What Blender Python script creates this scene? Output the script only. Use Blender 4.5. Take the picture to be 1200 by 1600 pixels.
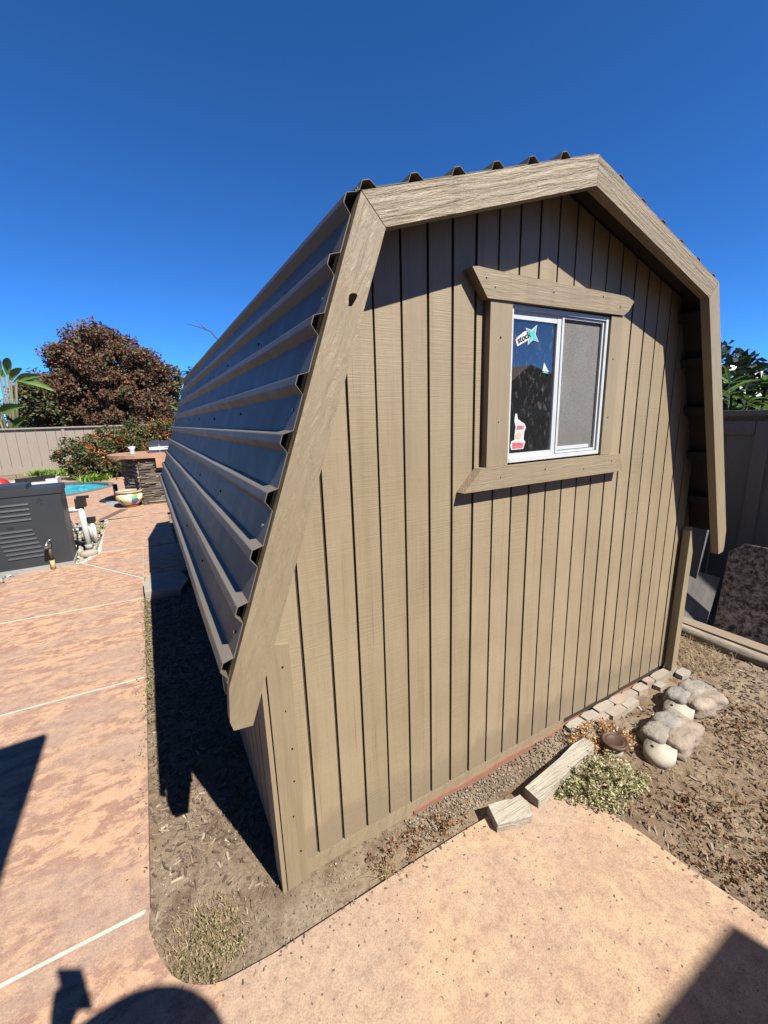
import bpy, bmesh, math, random
import numpy as np
from mathutils import Vector, Matrix, geometry
random.seed(7); rng = np.random.default_rng(7)
R_ = math.radians
S = bpy.context.scene
COL = S.collection
for o in list(bpy.data.objects): bpy.data.objects.remove(o)

# ------------------------------------------------------------------ camera
cam = bpy.data.cameras.new('camera'); camo = bpy.data.objects.new('camera', cam); COL.objects.link(camo)
RC = [[0.870659684273177, -0.13369350274337452, 0.4733685261036469],
      [-0.4909578390886238, -0.1771094591937741, 0.8529904100876621],
      [-0.030201232073556156, -0.9750683498033849, -0.21983993903052063]]
CAM = Vector((-0.2309, -1.2323, 1.63))
mw = Matrix.Identity(4)
for i in range(3):
    mw[i][0] = RC[i][0]; mw[i][1] = -RC[i][1]; mw[i][2] = -RC[i][2]; mw[i][3] = CAM[i]
camo.matrix_world = mw
cam.sensor_fit = 'VERTICAL'; cam.sensor_height = 36; cam.lens = 655/1600*36
cam.clip_start = 0.02; cam.clip_end = 3000
S.camera = camo
S.render.resolution_x = 768; S.render.resolution_y = 1024

# ------------------------------------------------------------------ sky, sun, exposure
SUN_EL, SUN_AZ = 49.7, 162.8           # azimuth clockwise from +Y
W = bpy.data.worlds.new('World'); S.world = W; W.use_nodes = True
wn = W.node_tree; wn.nodes.clear()
sky = wn.nodes.new('ShaderNodeTexSky'); sky.sky_type = 'NISHITA'; sky.sun_disc = False
sky.sun_elevation = R_(SUN_EL); sky.sun_rotation = R_(SUN_AZ)
sky.altitude = 0; sky.air_density = 0.5; sky.dust_density = 0.0; sky.ozone_density = 6.0
tint = wn.nodes.new('ShaderNodeMix'); tint.data_type = 'RGBA'; tint.blend_type = 'MULTIPLY'; tint.inputs[0].default_value = 1; tint.inputs[7].default_value = (.29, .68, 1.0, 1)   # clear dry air, deep blue
bg = wn.nodes.new('ShaderNodeBackground'); bg.inputs[1].default_value = 0.09
wo = wn.nodes.new('ShaderNodeOutputWorld')
wn.links.new(sky.outputs[0], tint.inputs[6]); wn.links.new(tint.outputs[2], bg.inputs[0]); wn.links.new(bg.outputs[0], wo.inputs[0])
sl = bpy.data.lights.new('sun', 'SUN'); sl.energy = 5.0; sl.angle = R_(0.53); sl.color = (1.0, 0.95, 0.87)
slo = bpy.data.objects.new('sun', sl); COL.objects.link(slo)
sd = Vector((math.sin(R_(SUN_AZ))*math.cos(R_(SUN_EL)), math.cos(R_(SUN_AZ))*math.cos(R_(SUN_EL)), math.sin(R_(SUN_EL))))
slo.rotation_euler = sd.to_track_quat('Z', 'Y').to_euler(); slo.location = sd*20
S.view_settings.view_transform = 'Standard'; S.view_settings.look = 'None'
S.view_settings.exposure = 1.3; S.view_settings.gamma = 1; S.view_settings.use_curve_mapping = False
S.render.engine = 'CYCLES'

# ------------------------------------------------------------------ material helpers
def srgb(r, g, b):
    f = lambda v: (v/255/12.92 if v/255 <= .04045 else ((v/255+.055)/1.055)**2.4)
    return (f(r), f(g), f(b), 1)
def newmat(name):
    m = bpy.data.materials.new(name); m.use_nodes = True
    nt = m.node_tree; return m, nt, nt.nodes['Principled BSDF']
def N(nt, t, **kw):
    n = nt.nodes.new(t)
    for k, v in kw.items():
        if k in n.inputs: n.inputs[k].default_value = v
        else: setattr(n, k, v)
    return n
def coords(nt, scale=(1, 1, 1), rot=(0, 0, 0), kind='Object'):
    tc = N(nt, 'ShaderNodeTexCoord'); mp = N(nt, 'ShaderNodeMapping')
    mp.inputs['Scale'].default_value = scale; mp.inputs['Rotation'].default_value = rot
    nt.links.new(tc.outputs[kind], mp.inputs[0]); return mp.outputs[0]
def noise(nt, vec, scale, detail=6, rough=.6, dist=0):
    n = N(nt, 'ShaderNodeTexNoise'); n.inputs['Scale'].default_value = scale; n.inputs['Detail'].default_value = detail
    n.inputs['Roughness'].default_value = rough; n.inputs['Distortion'].default_value = dist
    nt.links.new(vec, n.inputs['Vector']); return n.outputs['Fac']
def ramp(nt, fac, stops, interp='LINEAR'):
    r = N(nt, 'ShaderNodeValToRGB'); e = r.color_ramp.elements; r.color_ramp.interpolation = interp
    while len(e) < len(stops): e.new(.5)
    for i, (p, c) in enumerate(stops):
        e[i].position = p; e[i].color = c if len(c) == 4 else (*c, 1)
    nt.links.new(fac, r.inputs[0]); return r.outputs[0]
def mix(nt, fac, a, b, mode='MIX'):
    m = N(nt, 'ShaderNodeMix', data_type='RGBA', blend_type=mode)
    for i, v in ((0, fac), (6, a), (7, b)):
        if hasattr(v, 'is_linked') or hasattr(v, 'links'): nt.links.new(v, m.inputs[i])
        else: m.inputs[i].default_value = v
    return m.outputs[2]
def bump(nt, p, h, strength=.3, dist=.01, prev=None):
    b = N(nt, 'ShaderNodeBump'); b.inputs['Strength'].default_value = strength; b.inputs['Distance'].default_value = dist
    nt.links.new(h, b.inputs['Height'])
    if prev: nt.links.new(prev, b.inputs['Normal'])
    nt.links.new(b.outputs[0], p.inputs['Normal']); return b.outputs[0]
K = .52      # overall paint/earth reflectance
def dim(c): return tuple(x*K for x in c[:3])+(1,)
def simple(name, c1, c2=None, scale=8, rough=.7, bs=0, bscale=60, stretch=(1, 1, 1), metal=0, spec=.5, bdist=.004):
    m, nt, p = newmat(name)
    p.inputs['Roughness'].default_value = rough; p.inputs['Metallic'].default_value = metal; p.inputs['Specular IOR Level'].default_value = spec
    v = coords(nt, stretch)
    if c2 is None: c2 = tuple(min(1, x*.8) for x in c1[:3])+(1,)
    c1, c2 = dim(c1), dim(c2)
    nt.links.new(ramp(nt, noise(nt, v, scale), [(.3, c1), (.7, c2)]), p.inputs['Base Color'])
    if bs: bump(nt, p, noise(nt, v, bscale, 4), bs, bdist)
    return m
def leafmat(name, stops, rough=.5, trans=.25):
    m, nt, p = newmat(name)
    g = N(nt, 'ShaderNodeNewGeometry')
    c = ramp(nt, g.outputs['Random Per Island'], [(q, dim(w_)) for q, w_ in stops])
    nt.links.new(c, p.inputs['Base Color']); p.inputs['Roughness'].default_value = rough
    if trans:
        t = N(nt, 'ShaderNodeBsdfTranslucent'); nt.links.new(c, t.inputs[0])
        ms = N(nt, 'ShaderNodeMixShader'); ms.inputs[0].default_value = trans
        nt.links.new(p.outputs[0], ms.inputs[1]); nt.links.new(t.outputs[0], ms.inputs[2])
        nt.links.new(ms.outputs[0], nt.nodes['Material Output'].inputs[0])
    return m

# painted rough-sawn wood
TAN1, TAN2 = (.186, .146, .094, 1), (.212, .168, .109, 1)
SID1, SID2 = (.194, .152, .096, 1), (.230, .182, .117, 1)
def paint(name, grain, c1=TAN1, c2=TAN2, bs=.5, saw=0., rough=.5, gdist=.004, rot=(0, 0, 0)):
    """grain: scale vector, small along the grain"""
    m, nt, p = newmat(name); p.inputs['Roughness'].default_value = rough; p.inputs['Specular IOR Level'].default_value = .4
    v0 = coords(nt); vg = coords(nt, grain)
    if any(rot):
        tc = N(nt, 'ShaderNodeTexCoord'); m1 = N(nt, 'ShaderNodeMapping'); m1.inputs['Rotation'].default_value = rot; nt.links.new(tc.outputs['Object'], m1.inputs[0])
        m2 = N(nt, 'ShaderNodeMapping'); m2.inputs['Scale'].default_value = grain; nt.links.new(m1.outputs[0], m2.inputs[0]); vg = m2.outputs[0]
    big = noise(nt, v0, 3.2, 5); g = noise(nt, vg, 1, 6, .65, .6)
    c = mix(nt, ramp(nt, big, [(.3, (0, 0, 0)), (.7, (1, 1, 1))]), c1, c2)
    c = mix(nt, .20, c, ramp(nt, g, [(.25, (.68, .66, .62)), (.5, (1, 1, 1)), (.8, (1.08, 1.08, 1.08))]), 'MULTIPLY')
    oi = N(nt, 'ShaderNodeObjectInfo'); c = mix(nt, 1, c, ramp(nt, oi.outputs['Random'], [(0, (.93, .93, .92)), (1, (1.05, 1.05, 1.06))]), 'MULTIPLY')
    # little specks where the paint is chipped
    sp = ramp(nt, noise(nt, v0, 75, 2, .5), [(.73, (0, 0, 0)), (.76, (1, 1, 1))])
    c = mix(nt, sp, c, (.17, .12, .075, 1))
    # dust splashed up near the ground, thin drips
    dr = ramp(nt, noise(nt, coords(nt, (22, 22, 1.1)), 1, 4), [(.52, (1, 1, 1)), (.72, (.86, .85, .82))])
    c = mix(nt, 1, c, dr, 'MULTIPLY')
    ck = ramp(nt, noise(nt, coords(nt, (150, 150, 1.4)), 1, 3, .5, .2), [(.66, (1, 1, 1)), (.70, (.72, .70, .66))])
    if saw: c = mix(nt, 1, c, ck, 'MULTIPLY')
    # soil splashed on the lowest hand's breadth, blotchy
    sx_ = N(nt, 'ShaderNodeSeparateXYZ'); nt.links.new(v0, sx_.inputs[0]); zz = N(nt, 'ShaderNodeMath', operation='MULTIPLY_ADD'); nt.links.new(noise(nt, coords(nt, (9, 9, 4)), 1, 6, .7), zz.inputs[0]); zz.inputs[1].default_value = -.32; nt.links.new(sx_.outputs['Z'], zz.inputs[2])
    if saw: c = mix(nt, ramp(nt, zz.outputs[0], [(0, (.62,)*3), (.06, (0, 0, 0))]), c, (.15, .118, .082, 1))
    nt.links.new(c, p.inputs['Base Color'])
    b1 = bump(nt, p, g, bs, gdist)
    if saw:
        vs = coords(nt, (7, 7, 210)); amt = ramp(nt, noise(nt, coords(nt, (6, 6, 3)), 1, 4), [(.36, (.08,)*3), (.62, (1,)*3)])
        b1 = bump(nt, p, mix(nt, 1, noise(nt, vs, 1, 3, .6, .2), amt, 'MULTIPLY'), saw*1.3, .004, b1)
    bump(nt, p, noise(nt, v0, 160, 3), .12, .002, b1)
    return m
MSIDE = paint('siding_paint', (90, 90, 3.0), SID1, SID2, saw=.34, bs=.4)
MTRIMV = paint('trim_paint_vertical', (70, 70, 4), bs=.6, gdist=.005)
MTRIMH = paint('trim_paint_level', (5, 60, 75), bs=.6, gdist=.006)
MTRIMUL = paint('trim_paint_left_slope', (4, 60, 60), bs=1.0, gdist=.012, rot=(0, R_(17.6), 0)); MTRIMUR = paint('trim_paint_right_slope', (4, 60, 60), bs=1.0, gdist=.012, rot=(0, R_(-17.6), 0))
MTRIMS = paint('trim_paint_smooth', (45, 60, 7), bs=.9, gdist=.009, rot=(0, R_(-19.8), 0)); MTRIMSR = paint('trim_paint_smooth_right', (45, 60, 7), bs=.7, gdist=.007, rot=(0, R_(19.8), 0))
MGROOVE = simple('groove_shade', (.05, .034, .02, 1), (.035, .024, .015, 1), 20, .9)  # near-black brown puts the shade inside the siding grooves into the colour

m, nt, p = newmat('roof_metal_paint'); MROOF = m
v = coords(nt, (6, .6, 6)); dirt = noise(nt, v, 1.5, 6)
nt.links.new(ramp(nt, dirt, [(.3, (.104, .090, .073)), (.7, (.130, .114, .094))]), p.inputs['Base Color'])
nt.links.new(ramp(nt, noise(nt, coords(nt), 9, 5), [(.3, (.36,)*3), (.7, (.50,)*3)]), p.inputs['Roughness'])
p.inputs['Metallic'].default_value = .0; p.inputs['Specular IOR Level'].default_value = .12
bump(nt, p, noise(nt, coords(nt, (3, .7, 3)), 2, 2), .12, .02)
MFELT = simple('roof_felt', (.02, .02, .02, 1), (.035, .033, .03, 1), 60, .95, .6, 180)
MDECK = simple('roof_boards', (.055, .04, .03, 1), (.04, .03, .022, 1), 5, .9, .3, 40)
MRAFT = simple('rafter_wood', (.16, .10, .06, 1), (.11, .07, .042, 1), 12, .8, .3, 50)
MDARKIN = simple('interior_ply', (.14, .10, .065, 1), (.10, .075, .05, 1), 6, .85)
MALU = simple('window_vinyl', (.74, .76, .78, 1), (.66, .68, .70, 1), 25, .35, .1, 90)
MSCREW = simple('screw_metal', (.6, .6, .6, 1), (.5, .5, .5, 1), 8, .3, metal=.9)
MHOLE = simple('dark_hole', (.022, .013, .008, 1), (.012, .008, .005, 1), 60, 1.0, spec=0)

# glass that lets the sun in and mirrors the yard
def glass(name, dirt_amt, tint):
    m, nt, p = newmat(name); nt.nodes.remove(p)
    out = nt.nodes['Material Output']
    tr = N(nt, 'ShaderNodeBsdfTransparent'); tr.inputs[0].default_value = tint
    gl = N(nt, 'ShaderNodeBsdfGlossy'); gl.inputs['Roughness'].default_value = .015
    df = N(nt, 'ShaderNodeBsdfDiffuse'); df.inputs[0].default_value = (.5, .5, .48, 1)
    fr = N(nt, 'ShaderNodeFresnel'); fr.inputs[0].default_value = 1.5
    ms = N(nt, 'ShaderNodeMixShader')
    ma = N(nt, 'ShaderNodeMath', operation='MULTIPLY'); nt.links.new(fr.outputs[0], ma.inputs[0]); ma.inputs[1].default_value = 3.4
    nt.links.new(ma.outputs[0], ms.inputs[0]); nt.links.new(tr.outputs[0], ms.inputs[1]); nt.links.new(gl.outputs[0], ms.inputs[2])
    v = coords(nt, (1, 1, .45))
    d = mix(nt, 1, ramp(nt, noise(nt, v, 60, 4, .7), [(.55, (0, 0, 0)), (.75, (1, 1, 1))]), ramp(nt, noise(nt, v, 7, 3), [(.4, (.15,)*3), (.7, (1,)*3)]), 'MULTIPLY')
    k = N(nt, 'ShaderNodeMath', operation='MULTIPLY_ADD'); nt.links.new(d, k.inputs[0]); k.inputs[1].default_value = dirt_amt; k.inputs[2].default_value = dirt_amt*.08
    m2 = N(nt, 'ShaderNodeMixShader'); nt.links.new(k.outputs[0], m2.inputs[0]); nt.links.new(ms.outputs[0], m2.inputs[1]); nt.links.new(df.outputs[0], m2.inputs[2])
    nt.links.new(m2.outputs[0], out.inputs[0]); return m
MGLASS = glass('window_glass', .22, (.86, .90, .94, 1))
# insect screen: fine grey mesh, half see-through
m, nt, p = newmat('insect_screen'); MSCREEN = m
v = coords(nt)
c = ramp(nt, noise(nt, coords(nt, (4, 4, 1.5)), 1.6, 6, .7), [(.3, (.115, .110, .104)), (.7, (.165, .158, .148))])
c = mix(nt, .7, c, ramp(nt, noise(nt, v, 260, 3, .7), [(.35, (.35,)*3), (.65, (1.5,)*3)]), 'MULTIPLY')
nt.links.new(c, p.inputs['Base Color']); p.inputs['Roughness'].default_value = .7
nt.links.new(ramp(nt, noise(nt, v, 500, 2), [(.35, (.55,)*3), (.6, (.95,)*3)]), p.inputs['Alpha'])

# concrete
def concrete(name, a, b, c_, pits=False, streak=(1, 1.9, 1), seed=0, big=1.3):
    m, nt, p = newmat(name); p.inputs['Roughness'].default_value = .8; p.inputs['Specular IOR Level'].default_value = .25
    v = coords(nt, streak, (0, 0, .18)); v0 = coords(nt)
    vv = N(nt, 'ShaderNodeVectorMath', operation='ADD'); nt.links.new(v, vv.inputs[0]); vv.inputs[1].default_value = (seed*3.7, seed*1.9, 0)
    v = vv.outputs[0]
    n1 = noise(nt, v, big*5.5, 13, .74, .25)
    n2 = noise(nt, v, big*1.05, 5, .6, .3)
    n3 = noise(nt, v0, 26, 7, .75)
    c = mix(nt, ramp(nt, n1, [(.46, (0, 0, 0)), (.53, (1, 1, 1))]), b, a)
    c = mix(nt, ramp(nt, n2, [(.46, (0, 0, 0)), (.62, (.85,)*3)]), c, c_)
    c = mix(nt, .75, c, ramp(nt, n3, [(.3, (.66, .63, .62)), (.5, (1, 1, 1)), (.7, (1.22, 1.20, 1.17))]), 'MULTIPLY')
    fine = noise(nt, v0, 190, 4, .7)
    c = mix(nt, .8, c, ramp(nt, fine, [(.3, (.6,)*3), (.6, (1.1,)*3)]), 'MULTIPLY')
    h = fine
    if pits:
        vo = N(nt, 'ShaderNodeTexVoronoi'); vo.inputs['Scale'].default_value = 42; vo.inputs['Randomness'].default_value = 1
        vd = N(nt, 'ShaderNodeVectorMath', operation='ADD'); nt.links.new(v0, vd.inputs[0])
        nn = N(nt, 'ShaderNodeTexNoise'); nn.inputs['Scale'].default_value = 60; nt.links.new(v0, nn.inputs['Vector'])
        sc = N(nt, 'ShaderNodeVectorMath', operation='SCALE'); nt.links.new(nn.outputs['Color'], sc.inputs[0]); sc.inputs['Scale'].default_value = .03
        nt.links.new(sc.outputs[0], vd.inputs[1]); nt.links.new(vd.outputs[0], vo.inputs['Vector'])
        sel = ramp(nt, noise(nt, v0, 21, 3), [(.52, (0, 0, 0)), (.58, (1, 1, 1))])
        pit = mix(nt, 1, ramp(nt, vo.outputs['Distance'], [(.13, (1, 1, 1)), (.20, (0, 0, 0))]), sel, 'MULTIPLY')
        c = mix(nt, pit, c, (.10, .065, .045, 1))
    nt.links.new(c, p.inputs['Base Color'])
    b1 = bump(nt, p, n3, .35, .006)
    b1 = bump(nt, p, h, .3, .002, b1)
    return m
CA, CB, CC = (.365, .232, .146, 1), (.238, .140, .100, 1), (.262, .182, .138, 1)
MWALK = [concrete('walk_concrete_%d' % i, CA, CB, CC, seed=i) for i in range(3)]
MPATIO = concrete('patio_concrete', (.330, .228, .148, 1), (.285, .188, .128, 1), (.268, .196, .148, 1), True, (1, 1, 1), 5, .9)
MMORTAR = simple('joint_mortar', (.78, .72, .64, 1), (.62, .56, .49, 1), 14, .9, .4, 90)

# soil
m, nt, p = newmat('soil'); MSOIL = m; p.inputs['Roughness'].default_value = .95; p.inputs['Specular IOR Level'].default_value = .1
v = coords(nt)
n1 = noise(nt, v, 2.3, 6); n2 = noise(nt, v, 38, 7, .75); n3 = noise(nt, v, 9, 5)
c = mix(nt, ramp(nt, n1, [(.38, (0, 0, 0)), (.62, (1, 1, 1))]), (.145, .104, .069, 1), (.205, .161, .113, 1))
c = mix(nt, ramp(nt, n3, [(.5, (0, 0, 0)), (.66, (.8,)*3)]), c, (.092, .06, .038, 1))
c = mix(nt, .9, c, ramp(nt, n2, [(.28, (.5, .48, .46)), (.52, (1, 1, 1)), (.75, (1.35, 1.33, 1.3))]), 'MULTIPLY')
nt.links.new(c, p.inputs['Base Color'])
bump(nt, p, n2, .9, .012)

MCHIP = leafmat('wood_chips', [(0, (.09, .055, .038)), (.4, (.17, .115, .08)), (.7, (.26, .19, .13)), (.93, (.40, .31, .22)), (1, (.55, .47, .36))], .9, 0)
MDRY = leafmat('dry_grass', [(0, (.30, .19, .085)), (.5, (.50, .36, .18)), (1, (.66, .53, .31))], .8, .2)
MLITTER = leafmat('dry_litter', [(0, (.20, .09, .045)), (.5, (.34, .185, .09)), (1, (.50, .34, .18))], .85, .15)
MDRYW = leafmat('dry_weed_leaves', [(0, (.40, .19, .08)), (.5, (.68, .38, .16)), (1, (.95, .68, .38))], .85, .2)
MGRAV = leafmat('gravel_stones', [(0, (.30, .25, .19)), (.5, (.46, .40, .32)), (1, (.64, .58, .49))], .85, 0)
MGRAVS = leafmat('soil_crumbs', [(0, (.17, .13, .095)), (.6, (.29, .24, .18)), (1, (.46, .40, .32))], .9, 0)
MPALEGREEN = leafmat('weed_leaves', [(0, (.34, .36, .12)), (.35, (.58, .56, .28)), (.75, (.82, .75, .48)), (1, (.78, .56, .28))], .7, .3)
MOLIVE = leafmat('olive_weeds', [(0, (.17, .17, .06)), (.5, (.32, .29, .13)), (1, (.55, .46, .24))], .8, .2)
MBURG = leafmat('burgundy_leaves', [(0, (.06, .08, .03)), (.3, (.11, .105, .04)), (.5, (.20, .07, .042)), (.75, (.27, .082, .05)), (.92, (.31, .15, .065)), (1, (.24, .21, .08))], .75, .2)
MPYR = leafmat('hedge_leaves', [(0, (.05, .085, .02)), (.5, (.10, .14, .035)), (.8, (.22, .17, .045)), (1, (.32, .17, .06))], .7, .2)
MBERRY = leafmat('red_berries', [(0, (.55, .085, .02)), (.5, (.75, .15, .03)), (1, (.62, .25, .05))], .4, 0)
MGREEN = leafmat('green_leaves', [(0, (.10, .19, .03)), (.6, (.20, .32, .06)), (1, (.36, .46, .12))], .35, .3)
MLIME = leafmat('lime_leaves', [(0, (.17, .36, .035)), (.6, (.34, .58, .07)), (1, (.5, .72, .14))], .45, .35)
MPALM = leafmat('palm_leaves', [(0, (.012, .03, .01)), (1, (.04, .07, .02))], .4, .2)
MBARK = simple('bark', (.12, .09, .065, 1), (.07, .052, .038, 1), 14, .9, .7, 30)
MFENCE = simple('fence_paint_tan', (.40, .335, .27, 1), (.36, .30, .24, 1), 3, .7, .25, 60, (8, 8, 1))
MFENCED = simple('fence_paint_taupe', (.38, .33, .26, 1), (.32, .275, .215, 1), 3, .7, .3, 50, (8, 8, 1))

# ------------------------------------------------------------------ mesh helpers
def link(o, parent=None):
    COL.objects.link(o)
    if parent: o.parent = parent
    return o
def mesh_obj(name, verts, faces, mat_, parent=None, smooth=False):
    me = bpy.data.meshes.new(name); me.from_pydata([tuple(v) for v in verts], [], [tuple(f) for f in faces])
    if mat_: me.materials.append(mat_)
    if smooth: me.polygons.foreach_set('use_smooth', [True]*len(me.polygons))
    me.update(); return link(bpy.data.objects.new(name, me), parent)
def bm_obj(name, bm, mat_, parent=None, smooth=False, bev=0, seg=2, autos=None):
    bmesh.ops.remove_doubles(bm, verts=bm.verts, dist=1e-6) if False else None
    if bev:
        bmesh.ops.bevel(bm, geom=[e for e in bm.edges if len(e.link_faces) == 2 and e.calc_face_angle(0) > .5], offset=bev, segments=seg, affect='EDGES', profile=.6)
    bmesh.ops.recalc_face_normals(bm, faces=bm.faces)
    me = bpy.data.meshes.new(name); bm.to_mesh(me); bm.free()
    if mat_: me.materials.append(mat_)
    if smooth: me.polygons.foreach_set('use_smooth', [True]*len(me.polygons))
    return link(bpy.data.objects.new(name, me), parent)
def bm_box(bm, x0, x1, y0, y1, z0, z1, mtx=None):
    vs = [bm.verts.new(Vector(c) if mtx is None else mtx @ Vector(c)) for c in
          ((x0, y0, z0), (x1, y0, z0), (x1, y1, z0), (x0, y1, z0), (x0, y0, z1), (x1, y0, z1), (x1, y1, z1), (x0, y1, z1))]
    for f in ((0, 3, 2, 1), (4, 5, 6, 7), (0, 1, 5, 4), (1, 2, 6, 5), (2, 3, 7, 6), (3, 0, 4, 7)): bm.faces.new([vs[i] for i in f])
def box(name, x0, x1, y0, y1, z0, z1, mat_, parent=None, bev=.002, mtx=None, seg=1):
    bm = bmesh.new(); bm_box(bm, x0, x1, y0, y1, z0, z1, mtx); return bm_obj(name, bm, mat_, parent, bev=bev, seg=seg)
def bm_prism(bm, pts, f):
    """pts 2-D loop; f(p, k) -> 3-D for k = 0 (front) and 1 (back)"""
    a = [bm.verts.new(f(p_, 0)) for p_ in pts]; b = [bm.verts.new(f(p_, 1)) for p_ in pts]
    bm.faces.new(a); bm.faces.new(b[::-1]); n = len(pts)
    for i in range(n): bm.faces.new((a[i], b[i], b[(i+1) % n], a[(i+1) % n]))
def prism_xz(name, pts, y0, y1, mat_, parent=None, bev=.002):
    bm = bmesh.new(); bm_prism(bm, pts, lambda q, k: (q[0], y1 if k else y0, q[1])); return bm_obj(name, bm, mat_, parent, bev=bev, seg=1)
def prism_xy(name, pts, z0, z1, mat_, parent=None, bev=.002, seg=1):
    bm = bmesh.new(); bm_prism(bm, pts, lambda q, k: (q[0], q[1], z0 if k else z1)); return bm_obj(name, bm, mat_, parent, bev=bev, seg=seg)
def bm_tube(bm, pts, rad, n=10, cap=True):
    pts = [Vector(p_) for p_ in pts]; rings = []
    if not hasattr(rad, '__len__'): rad = [rad]*len(pts)
    for i, q in enumerate(pts):
        d = (pts[min(i+1, len(pts)-1)]-pts[max(i-1, 0)]).normalized()
        u = d.orthogonal().normalized() if i == 0 else (rings[-1][1]-d*rings[-1][1].dot(d)).normalized()
        w = d.cross(u)
        rings.append(([bm.verts.new(q+(u*math.cos(2*math.pi*j/n)+w*math.sin(2*math.pi*j/n))*rad[i]) for j in range(n)], u))
    for i in range(len(rings)-1):
        a, b = rings[i][0], rings[i+1][0]
        for j in range(n): bm.faces.new((a[j], a[(j+1) % n], b[(j+1) % n], b[j]))
    if cap: bm.faces.new(rings[0][0][::-1]); bm.faces.new(rings[-1][0])
def tube(name, pts, rad, mat_, parent=None, n=10, smooth=True):
    bm = bmesh.new(); bm_tube(bm, pts, rad, n); return bm_obj(name, bm, mat_, parent, smooth)
def lathe(name, prof, loc, mat_, parent=None, n=32, smooth=True):
    vs, fs = [], []
    for r, z in prof:
        for j in range(n): vs.append((loc[0]+r*math.cos(2*math.pi*j/n), loc[1]+r*math.sin(2*math.pi*j/n), loc[2]+z))
    for i in range(len(prof)-1):
        for j in range(n): fs.append((i*n+j, i*n+(j+1) % n, (i+1)*n+(j+1) % n, (i+1)*n+j))
    return mesh_obj(name, vs, fs, mat_, parent, smooth)
def empty(name, loc=(0, 0, 0)):
    o = bpy.data.objects.new(name, None); o.empty_display_size = .1; COL.objects.link(o); o.location = loc; return o
def tag(o, label=None, cat=None, group=None, kind=None):
    if label: o['label'] = label
    if cat: o['category'] = cat
    if group: o['group'] = group
    if kind: o['kind'] = kind
    return o
def adopt(root):
    """children were built in world coordinates: keep them there under an Empty that sits at the base"""
    for c in list(root.children): c.matrix_parent_inverse = Matrix.Translation(-Vector(root.location))
    return root
def quads(name, P, U, V, mat_, parent=None, fold=0.0):
    """many small leaf quads (diamond-ish): P centre, U half length, V half width, arrays (n,3)"""
    n = len(P); nrm = np.cross(U, V); nrm /= (np.linalg.norm(nrm, axis=1, keepdims=True)+1e-9)
    L = np.linalg.norm(V, axis=1, keepdims=True)
    v = np.empty((n, 4, 3)); v[:, 0] = P-U; v[:, 1] = P+V-.1*U+nrm*L*fold; v[:, 2] = P+U; v[:, 3] = P-V-.1*U+nrm*L*fold
    me = bpy.data.meshes.new(name); me.vertices.add(n*4); me.vertices.foreach_set('co', v.ravel())
    me.loops.add(n*4); me.loops.foreach_set('vertex_index', np.arange(n*4, dtype=np.int32))
    me.polygons.add(n); me.polygons.foreach_set('loop_start', np.arange(0, n*4, 4, dtype=np.int32)); me.polygons.foreach_set('loop_total', np.full(n, 4, dtype=np.int32))
    me.materials.append(mat_); me.update(calc_edges=True); me.validate()
    return link(bpy.data.objects.new(name, me), parent)
def rand_unit(n):
    d = rng.normal(size=(n, 3)); return d/np.linalg.norm(d, axis=1, keepdims=True)
def leaf_cloud(name, blobs, n_clump, per, csize, lsize, mat_, parent=None, zmin=None, fold=.3):
    """blobs: (centre, radii); clumps sit towards each blob's surface, leaves towards each clump's surface"""
    C_ = []
    vol = np.array([b[1][0]*b[1][1]*b[1][2] for b in blobs])**.67; vol /= vol.sum()
    for (c, r), w in zip(blobs, vol):
        k = max(3, int(n_clump*w)); d = rand_unit(k); q = rng.uniform(.35, 1.12, (k, 1))**.6
        C_.append(np.array(c)+d*q*np.array(r))
    C_ = np.concatenate(C_)
    sz = csize*rng.uniform(.55, 1.35, (len(C_), 1))
    P = np.repeat(C_, per, 0)+rand_unit(len(C_)*per)*np.repeat(sz, per, 0)*(rng.uniform(.1, 1, (len(C_)*per, 1))**.5)
    if zmin is not None: P = P[P[:, 2] > zmin]
    n = len(P); U = rand_unit(n); V = np.cross(U, rand_unit(n)); V /= np.linalg.norm(V, axis=1, keepdims=True)
    s = lsize*rng.uniform(.6, 1.3, (n, 1))
    return quads(name, P, U*s, V*s*.5, mat_, parent, fold)
def blades(name, pts, h, w, mat_, parent=None, lean=.6, seg=3, droop=.5):
    """thin bent grass blades from each point"""
    vs, fs = [], []
    for q in pts:
        a = rng.uniform(0, 2*math.pi); hh = h*rng.uniform(.5, 1.3); l = hh*lean*rng.uniform(.2, 1.2)
        d = np.array((math.cos(a), math.sin(a), 0)); s = np.array((-d[1], d[0], 0))*w*rng.uniform(.6, 1.2); b = len(vs)
        for k in range(seg+1):
            t = k/seg; c = np.array(q)+d*l*t**1.4*1.2+np.array((0, 0, hh*(t-droop*t*t*lean)))
            vs.append(c-s*(1-t*.9)); vs.append(c+s*(1-t*.9))
        for k in range(seg): fs.append((b+2*k, b+2*k+1, b+2*k+3, b+2*k+2))
    return mesh_obj(name, vs, fs, mat_, parent)
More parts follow.
